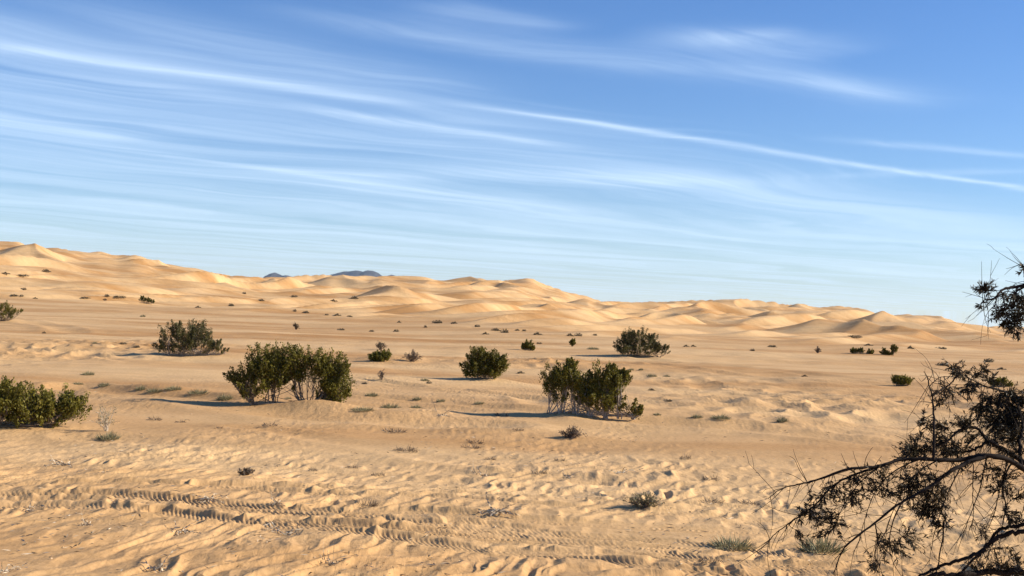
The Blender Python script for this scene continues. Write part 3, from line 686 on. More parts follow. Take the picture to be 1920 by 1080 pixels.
SM = [
('pale', 165, 703, 26, 12, 'pale green tuft, upper one of three above the bright olive shrub'),
('pale', 196, 724, 24, 13, 'pale tuft on a tiny mound, right of three above the bright olive shrub'),
('pale', 146, 721, 20, 9, 'pale green tuft, left one of three above the bright olive shrub'),
('pale', 264, 731, 22, 15, 'yellow-green tuft at the left end of the low green row beside the two-crowned shrub'),
('pale', 292, 735, 34, 13, 'low spreading tuft in the middle of the low green row beside the two-crowned shrub'),
('pale', 325, 731, 34, 14, 'tallest tuft at the right end of the low green row beside the two-crowned shrub'),
('pale', 374, 738, 44, 14, 'wide grey-green tuft just above the shadow of the two-crowned shrub'),
('pale', 422, 750, 32, 20, 'pale tuft touching the left foot of the two-crowned shrub'),
('pale', 203, 824, 46, 24, 'grey-green leafy plant at the foot of the dry flower stalks'),
('pale', 697, 743, 26, 13, 'pale green tuft right of the two-crowned shrub, nearest to it'),
('pale', 680, 770, 44, 14, 'low grey tuft with dry stems right of the two-crowned shrub'),
('pale', 733, 765, 40, 15, 'widest pale green tuft in the group right of the two-crowned shrub'),
('pale', 782, 750, 18, 11, 'rounded pale tuft above its twin, right of the widest pale tuft'),
('pale', 780, 765, 24, 10, 'flat pale tuft below its twin, right of the widest pale tuft'),
('pale', 827, 753, 18, 9, 'small olive tuft midway between the two-crowned shrub and the compact shrub foot'),
('pale', 899, 757, 20, 9, 'small green tuft under the compact rounded shrub'),
('pale', 797, 714, 18, 9, 'faint pale tuft left of the shadow of the compact rounded shrub'),
('pale', 1307, 783, 22, 12, 'small grey-green tuft right of the upright shrub, left of a wider one'),
('pale', 1352, 785, 40, 14, 'wide grey-green tuft right of the upright shrub on the sand ridge'),
('pale', 1467, 791, 22, 17, 'rounded grey tuft at the edge of the bumpy sand'),
('pale', 1372, 1027, 82, 36, 'large grey-green plant among the tyre tracks'),
('pale', 1540, 1036, 90, 52, 'large pale green plant under the drooping tips of the foreground tree'),
('pale', 1222, 706, 20, 9, 'dark green tuft between the low shrub before the dunes and the upright shrub'),
('pale', 1250, 706, 14, 6, 'little tuft right next to the dark green tuft'),
('pale', 1202, 694, 10, 7, 'little olive tuft under the low shrub before the dunes, right of two'),
('pale', 1183, 694, 12, 7, 'little grey tuft under the low shrub before the dunes, left of two'),
('pale', 1232, 778, 16, 8, 'small grey tuft close to the right end of the upright shrub'),
('pale', 1112, 655, 22, 8, 'low olive tuft left of the shadowed side of the low shrub before the dunes'),
('pale', 178, 644, 12, 6, 'small dark green tuft on the left plain left of the spreading shrub'),
('pale', 268, 594, 10, 7, 'faint lone tuft on the bare slope above the spreading shrub'),
('pale', 540, 748, 14, 8, 'small tuft in the sandy gap under the two-crowned shrub'),
('dry', 740, 812, 48, 12, 'thin line of dry stalks on the smooth sand between the two nearest shrubs'),
('dry', 762, 846, 50, 12, 'brown heap of dead twigs on the smooth sand, with a pale wind tail'),
('dry', 892, 832, 36, 11, 'dark twig clump left of the dead bush, upper of two'),
('dry', 884, 840, 40, 8, 'flat twig clump left of the dead bush, lower of two'),
('bone', 828, 779, 34, 12, 'dark twig clump on the edge of a sand step right of the pale tufts'),
('dry', 940, 780, 28, 10, 'twig clump on the edge of a sand step, near the upright shrub'),
('dry', 972, 808, 24, 8, 'small twig clump under the left end of the upright shrub'),
('dry', 1285, 861, 24, 12, 'lone dark twig clump at the lower edge of the smooth sand'),
('dry', 1332, 900, 34, 11, 'dark twig clump right of the pale dead stems in the near sand'),
('dry', 1012, 888, 30, 10, 'dark twig clump left of the pale dead stems in the near sand'),
('bone', 1170, 886, 60, 12, 'wide scatter of pale dead stems in the near sand'),
('bone', 1070, 892, 44, 9, 'low scatter of dead stems left of the wide pale scatter'),
('dry', 708, 892, 26, 10, 'small dark clod with twigs in the middle of the near sand'),
('dry', 587, 883, 18, 9, 'small dark chip of wood on the near sand, right of the low dead bush'),
('bone', 905, 892, 44, 14, 'scatter of pale and dark stems in the near sand below the dead bush'),
('dry', 660, 877, 26, 7, 'faint flat twigs between the dark chip and the dark clod'),
('dry', 1050, 864, 24, 8, 'brown twigs on the sand under the dead bush'),
('dry', 920, 862, 22, 8, 'small twig heap left of the brown twigs under the dead bush'),
('dry', 505, 799, 30, 10, 'thin bent stalk on the smooth sand under the two-crowned shrub'),
('dry', 290, 788, 30, 9, 'dark stick lying on the sand right of the dry flower stalks'),
('dry', 338, 792, 22, 6, 'short flat stick right of the dark stick'),
('dry', 412, 803, 14, 6, 'tiny twig heap right of the short flat stick'),
('bone', 120, 872, 60, 16, 'pale stems tangled in the rippled sand near the left edge'),
('bone', 60, 958, 60, 16, 'pale grey stems lying in the tracks near the left edge'),
('bone', 395, 935, 60, 16, 'pale stems beside the upper wheel track'),
('bone', 345, 992, 64, 18, 'pale dead branch bits lying below the wheel tracks'),
('bone', 540, 1002, 76, 18, 'pale and black dead branch bits lying across a wheel track'),
('bone', 520, 945, 30, 18, 'star of pale dry stems above the wheel tracks'),
('dry', 690, 950, 40, 18, 'whitish dead sprigs above the tread marks'),
('bone', 935, 958, 80, 18, 'long pale dead branch above the tread marks'),
('bone', 10, 1072, 60, 22, 'white dead sprigs in the bottom left corner'),
('bone', 300, 1068, 66, 32, 'white dead sprigs at the bottom edge, left of the middle'),
('bone', 620, 1058, 36, 22, 'yellowish dead stalks at the bottom edge'),
('dry', 1330, 1056, 44, 16, 'dark clod with twigs at the bottom edge right of the middle'),
('dry', 1405, 945, 44, 9, 'thin dead vine on the sand left of the tree tips'),
('dry', 1330, 943, 60, 9, 'long thin dead vine running right of the grey-brown twiggy bush'),
('bone', 165, 985, 30, 20, 'curled white dead stem above the left tracks'),
('dry', 1050, 773, 14, 7, 'tiny dead twigs under the crown of the upright shrub'),
('far', 40, 518, 26, 5, 'dark scrub streak high on the left dunes'),
('far', 10, 514, 18, 5, 'dark scrub streak high on the dunes at the left edge'),
('far', 87, 510, 16, 7, 'dark scrub on a small bright mound high on the left dunes'),
('far', 45, 543, 12, 5, 'dark scrub dot above a pair of streaks on the left slope'),
('far', 26, 555, 20, 5, 'left dark scrub streak of a pair on the left slope'),
('far', 40, 556, 8, 5, 'right dark scrub dot of a pair on the left slope'),
('far', 66, 560, 10, 4, 'faint scrub dot right of the pair on the left slope'),
('far', 201, 556, 10, 6, 'upper dark scrub clump of two stacked ones left of the lone far shrub'),
('far', 197, 563, 8, 5, 'lower dark scrub clump of two stacked ones left of the lone far shrub'),
('far', 158, 559, 26, 4, 'thin line of dark scrub left of the two stacked clumps'),
('far', 222, 558, 26, 5, 'thin line of dark scrub between the stacked clumps and the lone far shrub'),
('far', 371, 577, 11, 5, 'scrub dot on the plain right of the lone far shrub, first of two'),
('far', 434, 574, 12, 7, 'scrub dot on the plain right of the lone far shrub, second of two'),
('far', 458, 551, 9, 5, 'scrub dot at the foot of the bright dunes above the second dot'),
('far', 490, 564, 14, 5, 'dark scrub at the foot of the bright slip face left of the middle'),
('far', 551, 557, 14, 5, 'scrub on the dune shoulder left of the bright pyramid dune, left one'),
('far', 625, 565, 16, 5, 'scrub on the dune shoulder left of the bright pyramid dune, middle one'),
('far', 665, 560, 14, 7, 'dark scrub in the shaded hollow just left of the bright pyramid dune'),
('far', 553, 584, 8, 6, 'first scrub dot of the row on the plain under the pyramid dune'),
('far', 574, 587, 14, 6, 'second scrub dot of the row on the plain under the pyramid dune'),
('far', 612, 591, 8, 4, 'third scrub dot of the row on the plain under the pyramid dune'),
('far', 632, 592, 14, 6, 'fourth scrub dot of the row on the plain under the pyramid dune'),
('far', 656, 594, 12, 4, 'last scrub dot of the row on the plain under the pyramid dune'),
('far', 640, 619, 16, 5, 'low brown scrub below the dotted row, left one'),
('far', 697, 622, 10, 5, 'low brown scrub below the dotted row, middle one'),
('far', 742, 622, 12, 6, 'low brown scrub below the dotted row, right one'),
('far', 748, 605, 8, 5, 'scrub speck under the right foot of the pyramid dune'),
('far', 798, 614, 7, 6, 'scrub speck left of the scrub on the sand hummock'),
('far', 821, 606, 22, 8, 'dark scrub on the left top of the pale sand hummock in mid plain'),
('far', 852, 607, 14, 6, 'dark scrub on the right top of the pale sand hummock in mid plain'),
('far', 894, 613, 12, 6, 'scrub clump right of the pale sand hummock'),
('far', 910, 627, 14, 6, 'lower left dark clump of the scrub cluster above the compact shrub'),
('far', 930, 620, 18, 7, 'topmost dark clump of the scrub cluster above the compact shrub'),
('far', 946, 624, 16, 10, 'biggest dark clump of the scrub cluster above the compact shrub'),
('far', 970, 620, 10, 5, 'scrub speck right of the scrub cluster, near a dune foot'),
('far', 982, 621, 9, 5, 'second scrub speck right of the scrub cluster, near a dune foot'),
('far', 1007, 628, 18, 7, 'dark scrub clump in the middle of the plain right of the scrub cluster'),
('far', 1069, 630, 14, 7, 'dark scrub above the tiny ball shrub, left one'),
('far', 1084, 630, 16, 8, 'dark scrub above the tiny ball shrub, right one'),
('far', 1116, 629, 9, 5, 'scrub speck left of the top of the low shrub before the dunes'),
('far', 1010, 645, 12, 5, 'scrub speck just right of the small pointed dark shrub'),
('far', 1286, 650, 12, 5, 'scrub speck right of the low shrub before the dunes, first'),
('far', 1300, 650, 12, 5, 'scrub speck right of the low shrub before the dunes, second'),
('far', 1411, 658, 10, 6, 'lone scrub speck on the edge of the orange plain'),
('far', 1448, 651, 18, 6, 'dark flat scrub clump under the wide pale dune on the right'),
('far', 1601, 633, 30, 6, 'dark scrub band lying against the right dunes'),
('far', 1628, 648, 18, 5, 'scrub clump below the dark band against the right dunes'),
('far', 1707, 654, 14, 8, 'dark scrub on the plain right of the two-humped shrub, left one'),
('far', 1765, 654, 22, 5, 'dark flat scrub on the plain right of the two-humped shrub, right one'),
('far', 1769, 686, 26, 10, 'dark flat shrub on a pale mound left of the tree crown'),
('far', 1854, 679, 22, 9, 'dark flat shrub near the right edge above the tree crown'),
('far', 1877, 693, 18, 6, 'olive flat scrub near the right edge just above the tree crown'),
('far', 1509, 706, 14, 5, 'small brown clump on the bare orange slope right of the middle'),
('far', 83, 625, 8, 5, 'dark speck on the left plain under the shrub cut by the edge'),
('far', 257, 651, 14, 5, 'brown clump touching the shadow side of the spreading shrub'),
('far', 230, 645, 14, 5, 'faint brown clump left of the spreading shrub'),
('far', 47, 716, 12, 5, 'dark clod on the smooth sand above the bright olive shrub'),
('far', 1222, 732, 14, 6, 'dark clod on the sand right of the crown of the upright shrub'),
('far', 1253, 752, 18, 5, 'faint brown clump right of the upright shrub'),
('far', 684, 720, 12, 6, 'dark clod right of the two-crowned shrub crown'),
('far', 804, 719, 12, 6, 'dark clod under the faint pale tuft'),
('far', 976, 700, 16, 6, 'brown clump right of the compact rounded shrub'),
]
for a in SM: small(*a)
print('small plants', time.time() - T0)
# ------------------------------------------------------------------ foreground tree at the right
TD = 7.0
def tp(px, py, d=0.0):
    v = ray(px, py); s = (TD + d) / v.y
    return np.array([v.x * s, v.y * s, CAMZ + v.z * s])
troot_xy = (tp(2150, 900, .3)[0], TD + .3)
tz = float(H(np.array([troot_xy[0]]), np.array([troot_xy[1]]))[0])
tree = thing('desert_tree', (troot_xy[0], troot_xy[1], tz), 'dark gnarled desert tree reaching in from the right edge with drooping twigs', 'tree')
TO = np.array([troot_xy[0], troot_xy[1], tz])
TW = []          # points where twigs may start: (point, direction)
def limb(pts, r0, r1, name='limb', keep=True, jit=.12):
    P = spline([tp(*p) for p in pts], 6) - TO
    P[1:-1] += rng.normal(0, r1 * .8, (len(P) - 2, 3))
    tb = Tubes(7); tb.add(P, r0, r1, jit); tb.build(name, M_bark, tree)
    if keep:
        for k in range(2, len(P) - 1): TW.append((P[k], unit(P[k + 1] - P[k])))
    return P
tb = Tubes(10)
fork = tp(2080, 905, .25) - TO
tb.add(spline([[0, 0, -.15], [-.04, .02, .25], [.03, -.03, .6], [fork[0] + .02, fork[1], fork[2] - .12], fork], 6), .15, .095, .08)
tb.build('trunk', M_bark, tree)
PX2MM = TD / F
limb([(2080, 905, .25), (2000, 918, .2), (1940, 893, .1), (1890, 862), (1840, 854, -.05), (1800, 863, -.05), (1741, 861, -.1), (1690, 862, -.1), (1645, 874, -.15), (1590, 880, -.2), (1540, 897, -.2), (1508, 906, -.2), (1470, 915, -.2), (1440, 935, -.25)], .0195, .0018)
limb([(1846, 855, -.05), (1812, 868, -.12), (1777, 887, -.18), (1752, 907, -.2), (1722, 925, -.25), (1690, 942, -.3), (1640, 980, -.35), (1588, 1022, -.4), (1572, 1050, -.4), (1562, 1078, -.4)], .0135, .0018)
limb([(1660, 872, -.15), (1625, 882, -.1), (1598, 892, -.1), (1560, 912, -.05), (1530, 945), (1505, 963), (1475, 985), (1450, 1004), (1438, 1020)], .008, .0016)
limb([(2075, 1010, .1), (1960, 990, .0), (1915, 995), (1880, 1004), (1858, 1018), (1838, 1036), (1797, 1050, -.1), (1760, 1064, -.1), (1725, 1082, -.1), (1690, 1110, -.1)], .016, .007)
limb([(2090, 1000, .1), (1980, 975), (1920, 984, .05), (1885, 988, .1), (1865, 1002, .1), (1850, 1022, .1), (1825, 1048, .1), (1800, 1075, .1), (1780, 1105, .1)], .013, .005)
limb([(2090, 1060, .1), (1980, 1066), (1920, 1070), (1850, 1074), (1792, 1076, -.1), (1740, 1080, -.1), (1650, 1100, -.2)], .026, .010)
limb([(2080, 905, .25), (2010, 890, .3), (1945, 880, .2), (1890, 848, .15), (1862, 830, .1), (1850, 825, .1), (1836, 806, .1), (1815, 800, .1), (1792, 812, .05), (1770, 832, 0), (1740, 838), (1708, 852)], .017, .002)
limb([(1852, 828, .1), (1828, 842, .1), (1800, 849, .12), (1775, 838, .15), (1760, 822, .2)], .009, .004)
limb([(1750, 862, -.1), (1751, 800, -.05), (1750, 765), (1747, 740), (1742, 722), (1738, 706), (1732, 697)], .0075, .0018)
limb([(1749, 742), (1765, 730, .05), (1779, 722, .1), (1792, 708, .1), (1800, 694, .1), (1788, 684, .1)], .0055, .0015)
limb([(1743, 724), (1752, 715, -.05), (1764, 707, -.05), (1778, 706, -.05)], .003, .0012)
limb([(2060, 860, .4), (1990, 800, .5), (1930, 760, .5), (1900, 740, .5), (1868, 730, .45), (1840, 722, .4), (1810, 705, .35)], .014, .002)
limb([(1913, 880, .05), (1912, 840, .1), (1913, 815, .15), (1916, 790, .2), (1910, 760, .25)], .012, .005)
limb([(2100, 880, .3), (2080, 740, .4), (2040, 610, .3), (1985, 545, .2), (1935, 530, .1), (1920, 535, .1), (1899, 539, .1), (1880, 543, .05), (1868, 556, 0), (1858, 562), (1846, 563), (1838, 570)], .017, .0015)
limb([(1925, 535, .1), (1905, 548, .1), (1895, 565, .1), (1900, 590, .1), (1905, 615, .1)], .006, .002)
limb([(1870, 553), (1866, 572), (1868, 585), (1875, 600)], .004, .0015)
limb([(1960, 540, .2), (1935, 515, .2), (1922, 505, .2), (1914, 492, .2)], .006, .002)
limb([(1900, 862, .05), (1880, 905, .05), (1886, 950, .1), (1880, 985, .1)], .006, .003)
limb([(1825, 870, .0), (1824, 920, .0), (1825, 965, .0), (1822, 985, 0)], .003, .0015)
limb([(1770, 978, -.1), (1768, 1010, -.1), (1762, 1040, -.1), (1756, 1075, -.1)], .005, .003)
limb([(1640, 980, -.35), (1646, 1010, -.3), (1640, 1040, -.3), (1650, 1062, -.3)], .004, .002)
for q in ([(1760, 862, -.1), (1722, 885, -.1), (1690, 925, -.15), (1668, 975, -.15), (1658, 1025, -.1)], [(1722, 861, -.1), (1675, 885, -.12), (1640, 925, -.15), (1618, 985, -.15), (1612, 1015, -.15)],
          [(1805, 868, -.05), (1775, 930, -.05), (1752, 1000, 0), (1742, 1060, 0)], [(1850, 858, 0), (1836, 920, .02), (1812, 985, .05), (1795, 1035, .05)], [(1650, 874, -.15), (1612, 905, -.15), (1578, 955, -.1), (1560, 1005, -.1)],
          [(1890, 862, 0), (1872, 930, .1), (1860, 975, .1), (1835, 1020, .1)], [(1690, 942, -.3), (1672, 985, -.3), (1668, 1030, -.25), (1680, 1068, -.2)]):
    limb(q, .0042, .0011)
# boughs of the same tree outside the picture
for pts in ([(2080, 905, .25), (2200, 800, .5), (2330, 700, .4), (2420, 600, .2)], [(2080, 905, .25), (2180, 700, -.2), (2250, 520, -.4), (2260, 400, -.4)], [(2085, 900, .25), (2060, 760, 1.0), (2080, 600, 1.5), (2030, 480, 1.8)],
            [(2085, 900, .25), (2200, 860, -.6), (2350, 820, -1.1)], [(2110, 880, .25), (2250, 880, .9), (2400, 860, 1.4)]):
    limb(pts, .05, .012, keep=False)
# foliage: strings of narrow leaflets on thin drooping twigs; (px, py, depth, radius px, twigs)
CLU = [(1602, 892, -.1, 16, 7), (1570, 915, -.08, 22, 10), (1545, 930, -.05, 20, 9), (1600, 930, -.1, 26, 10), (1620, 915, -.1, 20, 6), (1560, 955, -.1, 24, 8), (1520, 958, 0, 20, 6), (1497, 962, 0, 12, 5), (1545, 985, -.1, 22, 8), (1500, 1000, 0, 14, 4), (1530, 970, 0, 16, 5), (1575, 985, -.1, 14, 4),
       (1655, 895, -.15, 22, 9), (1665, 918, -.15, 18, 6), (1700, 900, -.1, 24, 12), (1725, 895, -.1, 26, 14), (1710, 925, -.1, 26, 14), (1740, 930, -.1, 26, 14), (1755, 905, -.15, 22, 9), (1745, 960, -.1, 24, 14), (1765, 945, -.1, 22, 12), (1760, 980, -.1, 18, 8), (1725, 955, -.1, 18, 8), (1690, 925, -.2, 16, 5), (1772, 925, -.15, 14, 4),
       (1668, 1022, -.3, 22, 8), (1712, 1010, -.2, 24, 10), (1690, 1030, -.3, 16, 5), (1640, 1055, -.3, 16, 4), (1655, 1020, -.3, 14, 4), (1645, 1062, -.35, 12, 3),
       (1708, 835, 0, 16, 10), (1715, 850, 0, 16, 8), (1700, 848, -.05, 14, 7), (1724, 818, .02, 10, 4), (1745, 840, .05, 20, 10), (1770, 830, .05, 20, 12), (1795, 838, .08, 20, 10), (1755, 800, .08, 16, 7), (1770, 796, .1, 14, 6), (1728, 785, .05, 10, 5), (1735, 795, .05, 10, 3), (1805, 795, .1, 16, 9), (1812, 790, .1, 12, 6), (1825, 820, .1, 16, 6), (1780, 848, .1, 20, 8),
       (1770, 745, .1, 20, 6), (1785, 740, .1, 18, 5), (1760, 755, .1, 14, 4), (1790, 690, .1, 12, 5), (1798, 700, .12, 14, 6), (1808, 698, .2, 14, 5), (1835, 700, .3, 16, 6), (1845, 692, .3, 12, 4), (1820, 722, .3, 16, 5), (1858, 708, .4, 14, 4), (1810, 735, .3, 16, 5), (1830, 730, .3, 16, 4),
       (1835, 770, .35, 20, 10), (1860, 760, .4, 24, 16), (1885, 750, .4, 24, 18), (1905, 745, .4, 22, 14), (1850, 790, .3, 22, 14), (1880, 785, .35, 26, 24), (1905, 780, .35, 24, 22), (1900, 800, .3, 24, 22), (1870, 800, .3, 22, 16), (1915, 755, .4, 18, 12), (1840, 745, .4, 16, 5), (1890, 820, .2, 22, 12), (1915, 820, .2, 20, 10), (1865, 825, .2, 18, 7),
       (1900, 770, .4, 22, 18), (1890, 800, .4, 24, 18), (1880, 840, .15, 20, 8), (1905, 850, .1, 20, 6),
       (1870, 885, .05, 22, 7), (1895, 900, .05, 22, 8), (1880, 910, .1, 18, 6), (1910, 930, .1, 18, 6), (1865, 920, .1, 12, 3), (1895, 960, .1, 16, 4), (1852, 915, .1, 10, 2), (1840, 890, 0, 14, 3), (1805, 880, 0, 14, 3),
       (1895, 968, .1, 18, 6), (1910, 975, .1, 16, 5), (1850, 1000, .1, 14, 4), (1880, 1060, 0, 24, 8), (1900, 1072, 0, 24, 9), (1850, 1068, 0, 18, 6), (1830, 1062, 0, 14, 3), (1915, 1050, 0, 20, 6), (1870, 1040, .05, 20, 4),
       (1847, 540, 0, 12, 12), (1840, 572, 0, 6, 3), (1905, 552, .1, 16, 8), (1915, 560, .1, 12, 6), (1880, 553, .05, 8, 3), (1873, 590, .1, 12, 9), (1902, 585, .1, 15, 12), (1910, 600, .1, 14, 11), (1895, 610, .1, 12, 8), (1885, 605, .1, 9, 5), (1906, 625, .1, 8, 4), (1918, 505, .2, 8, 4), (1916, 575, .15, 12, 6), (1890, 575, .1, 9, 4)]
for k in range(120):      # the crown beyond the right edge, which shades these boughs
    CLU.append((rng.uniform(1990, 2480), rng.uniform(540, 1010), rng.uniform(-1.2, 1.6), rng.uniform(28, 50), 14))
TWP = np.array([p for p, d in TW]); tw = Tubes(3); LC = []; LD = []
DOWN = np.array([-.25, 0, -1.0])
for (px, py, dd, rp, n) in CLU:
    n = int(n * 1.9) if px < 1945 else n
    c = tp(px, py, dd) - TO; r = rp * PX2MM
    dist = np.linalg.norm(TWP - c, axis=1); near = np.argsort(dist)[:3]
    out = px > 1945
    hub = c + unit(TWP[near[0]] - c) * min(r * .8, dist[near[0]])
    if not out: tw.add(bez(TWP[near[0]], (TWP[near[0]] + hub) / 2 + rng.normal(0, .015, 3), hub, 6), .0030, .0018)
    for k in range(n):
        e = c + rng.normal(0, .55, 3) * r * np.array([1, 1, .95])
        d0 = unit(e - hub) * .6 + rng.normal(0, .35, 3) + DOWN * rng.uniform(-.15, .55)
        L = rng.uniform(.7, 1.5) * r
        e2 = e + unit(d0) * L * .5
        q = bez(hub, (hub + e) / 2 + rng.normal(0, .2, 3) * r, e2, 7)
        if not out or k % 3 == 0: tw.add(q, .0016, .0008)
        m = int(rng.integers(9, 18)) if not out else 12
        t = rng.uniform(.3, 1.02, m); ii = np.clip((t * 6).astype(int), 0, 5)
        tg = unit(q[ii + 1] - q[ii]); pos = q[ii] + (q[ii + 1] - q[ii]) * ((t * 6) - ii)[:, None]
        ld = unit(tg * .9 + rng.normal(0, .55, (m, 3)) + DOWN * .15)
        LC.append(pos + ld * .012); LD.append(ld)
# bare twigs: long thin curved ones hanging and standing on the boughs
for k in range(430):
    p, d = TW[rng.integers(len(TW))]
    L = rng.uniform(.06, .26)
    dr = unit(d * .5 + rng.normal(0, .6, 3) + np.array([-.15, 0, rng.choice([-.8, .35], p=[.7, .3])]))
    e = p + dr * L; mid = (p + e) / 2 + rng.normal(0, .02, 3)
    q = bez(p, mid, e, 6); tw.add(q, .0022, .0009)
    for b in range(rng.integers(0, 3)):
        s_ = q[rng.integers(2, 6)]; f = s_ + unit(dr + rng.normal(0, .7, 3)) * L * rng.uniform(.2, .5); tw.add(bez(s_, (s_ + f) / 2 + rng.normal(0, .006, 3), f, 4), .0013, .0007)
for pts in ([(1514, 905), (1502, 880), (1492, 858), (1487, 842)], [(1514, 905), (1498, 880), (1490, 862), (1480, 855)], [(1590, 880), (1583, 864), (1577, 850)], [(1610, 876), (1604, 862), (1599, 845)], [(1690, 862), (1680, 845), (1670, 836)], [(1620, 876), (1624, 858), (1632, 844), (1637, 838)], [(1640, 874), (1646, 864), (1653, 855)],
            [(1470, 915), (1450, 922), (1462, 945)], [(1500, 908), (1490, 930), (1478, 952)], [(1530, 900), (1515, 925), (1500, 945)], [(1738, 706), (1728, 715), (1722, 708)], [(1740, 715), (1748, 702), (1746, 692)]):
    P = spline([tp(a, b, -.2 if a < 1700 else 0) for a, b in pts], 4) - TO; tw.add(P, .0024, .0010)
tw.build('twigs', M_bark, tree)
P = np.concatenate(LC); m = len(P)
leaves('foliage', P, np.concatenate(LD), rng.uniform(.020, .044, m), rng.uniform(.0045, .008, m), M_tree, tree)
print('tree', m, time.time() - T0)

# ------------------------------------------------------------------ fine plant litter strewn over the near sand
n = 8000; ld_ = 1 / rng.uniform(1 / 34.0, 1 / 10.5, n); la = rng.uniform(-.47, .47, n)
lx, ly = ld_ * np.sin(la), ld_ * np.cos(la)
kp = (perlin(lx / 1.6, ly / 2.2, 81) + .5 * perlin(lx / .5, ly / .7, 82) + rng.normal(0, .25, n)) > .22; lx, ly, ld_ = lx[kp], ly[kp], ld_[kp]
n = len(lx); lz = H(lx, ly) + .006
an = rng.uniform(0, 2 * np.pi, n); dr = np.stack([np.cos(an), np.sin(an), rng.uniform(-.05, .35, n)], 1)
o = leaves('plant_litter', np.stack([lx, ly, lz], 1), dr, rng.uniform(.03, .13, n), rng.uniform(.006, .013, n), M_litter, None, rng.uniform(0, 1, n) ** .8); o['kind'] = 'stuff'
# ------------------------------------------------------------------ sky, sun, camera
SUN_EL = math.radians(26); SUN_AZ = math.radians(85)      # clockwise from the view direction (+Y)
sc = bpy.context.scene
W = bpy.data.worlds.new('World'); sc.world = W; W.use_nodes = True
nt = W.node_tree; nt.nodes.clear(); L = nt.links
wout = node(nt, 'ShaderNodeOutputWorld'); bg = node(nt, 'ShaderNodeBackground'); bg.inputs['Strength'].default_value = SKY_K
L.new(bg.outputs[0], wout.inputs[0])
sky = node(nt, 'ShaderNodeTexSky', sky_type='NISHITA'); sky.sun_disc = False; sky.sun_elevation = SUN_EL; sky.sun_rotation = SUN_AZ
sky.altitude = 300; sky.air_density = SKY_AIR; sky.dust_density = SKY_DUST; sky.ozone_density = SKY_OZ
tc = node(nt, 'ShaderNodeTexCoord'); sep = node(nt, 'ShaderNodeSeparateXYZ'); L.new(tc.outputs['Generated'], sep.inputs[0])
def M(op, a, b=None, c=None):
    n = node(nt, 'ShaderNodeMath', operation=op)
    for i, v in enumerate((a, b, c)):
        if v is None: continue
        if isinstance(v, (int, float)): n.inputs[i].default_value = v
        else: L.new(v, n.inputs[i])
    return n.outputs[0]
def MR(x, a, b, c=0., d=1.):
    n = node(nt, 'ShaderNodeMapRange', interpolation_type='SMOOTHSTEP'); L.new(x, n.inputs[0])
    for i, v in enumerate((a, b, c, d)): n.inputs[i + 1].default_value = v
    return n.outputs[0]
zc = M('MAXIMUM', sep.outputs['Z'], .012)
# the ice clouds lie on one high level sheet: u, v are places on that sheet (in cloud heights)
u = M('DIVIDE', sep.outputs['X'], zc); v = M('DIVIDE', sep.outputs['Y'], zc)
PH = math.radians(49.0); sp, cp = math.sin(PH), math.cos(PH)
al = M('ADD', M('MULTIPLY', u, sp), M('MULTIPLY', v, cp)); ac = M('SUBTRACT', M('MULTIPLY', u, cp), M('MULTIPLY', v, sp))
def isoN(sc_, off):
    cb = node(nt, 'ShaderNodeCombineXYZ'); L.new(M('MULTIPLY', al, sc_), cb.inputs[0]); L.new(M('MULTIPLY', ac, sc_), cb.inputs[1]); cb.inputs[2].default_value = off
    n = node(nt, 'ShaderNodeTexNoise'); n.inputs['Scale'].default_value = 1; n.inputs['Detail'].default_value = 2; L.new(cb.outputs[0], n.inputs[0]); return M('SUBTRACT', n.outputs['Fac'], .5)
ac2 = M('ADD', ac, M('ADD', M('MULTIPLY', isoN(.16, 40.1), 5.0), M('MULTIPLY', isoN(.55, 47.7), 1.3)))
def sheet(px, py):
    w = ray(px, py); U, V_ = w.x / w.z, w.y / w.z
    return U * sp + V_ * cp, U * cp - V_ * sp
def cnoise(sa, sc_, det=4, rough=.55, off=0, dist=0.):
    cb = node(nt, 'ShaderNodeCombineXYZ'); L.new(M('MULTIPLY', al, sa), cb.inputs[0]); L.new(M('MULTIPLY', ac2, sc_), cb.inputs[1]); cb.inputs[2].default_value = off
    n = node(nt, 'ShaderNodeTexNoise'); n.inputs['Scale'].default_value = 1; n.inputs['Detail'].default_value = det; n.inputs['Roughness'].default_value = rough
    n.inputs['Distortion'].default_value = dist
    L.new(cb.outputs[0], n.inputs[0]); return n.outputs['Fac']
warp = M('MULTIPLY', M('SUBTRACT', cnoise(.35, .5, 3, .5, 3.3), .5), 1.0)
fine = cnoise(.34, 4.0, 6, .66, 1.7, .6)
broad = cnoise(.10, .9, 4, .55, 8.1, .3)
mid = cnoise(.16, 2.2, 4, .58, 5.2, .4)
warp2 = M('MULTIPLY', M('SUBTRACT', cnoise(.9, 1.6, 4, .6, 21.3, .6), .5), .55)
feather = MR(cnoise(.55, 3.2, 5, .65, 30.2, .8), .3, .72)
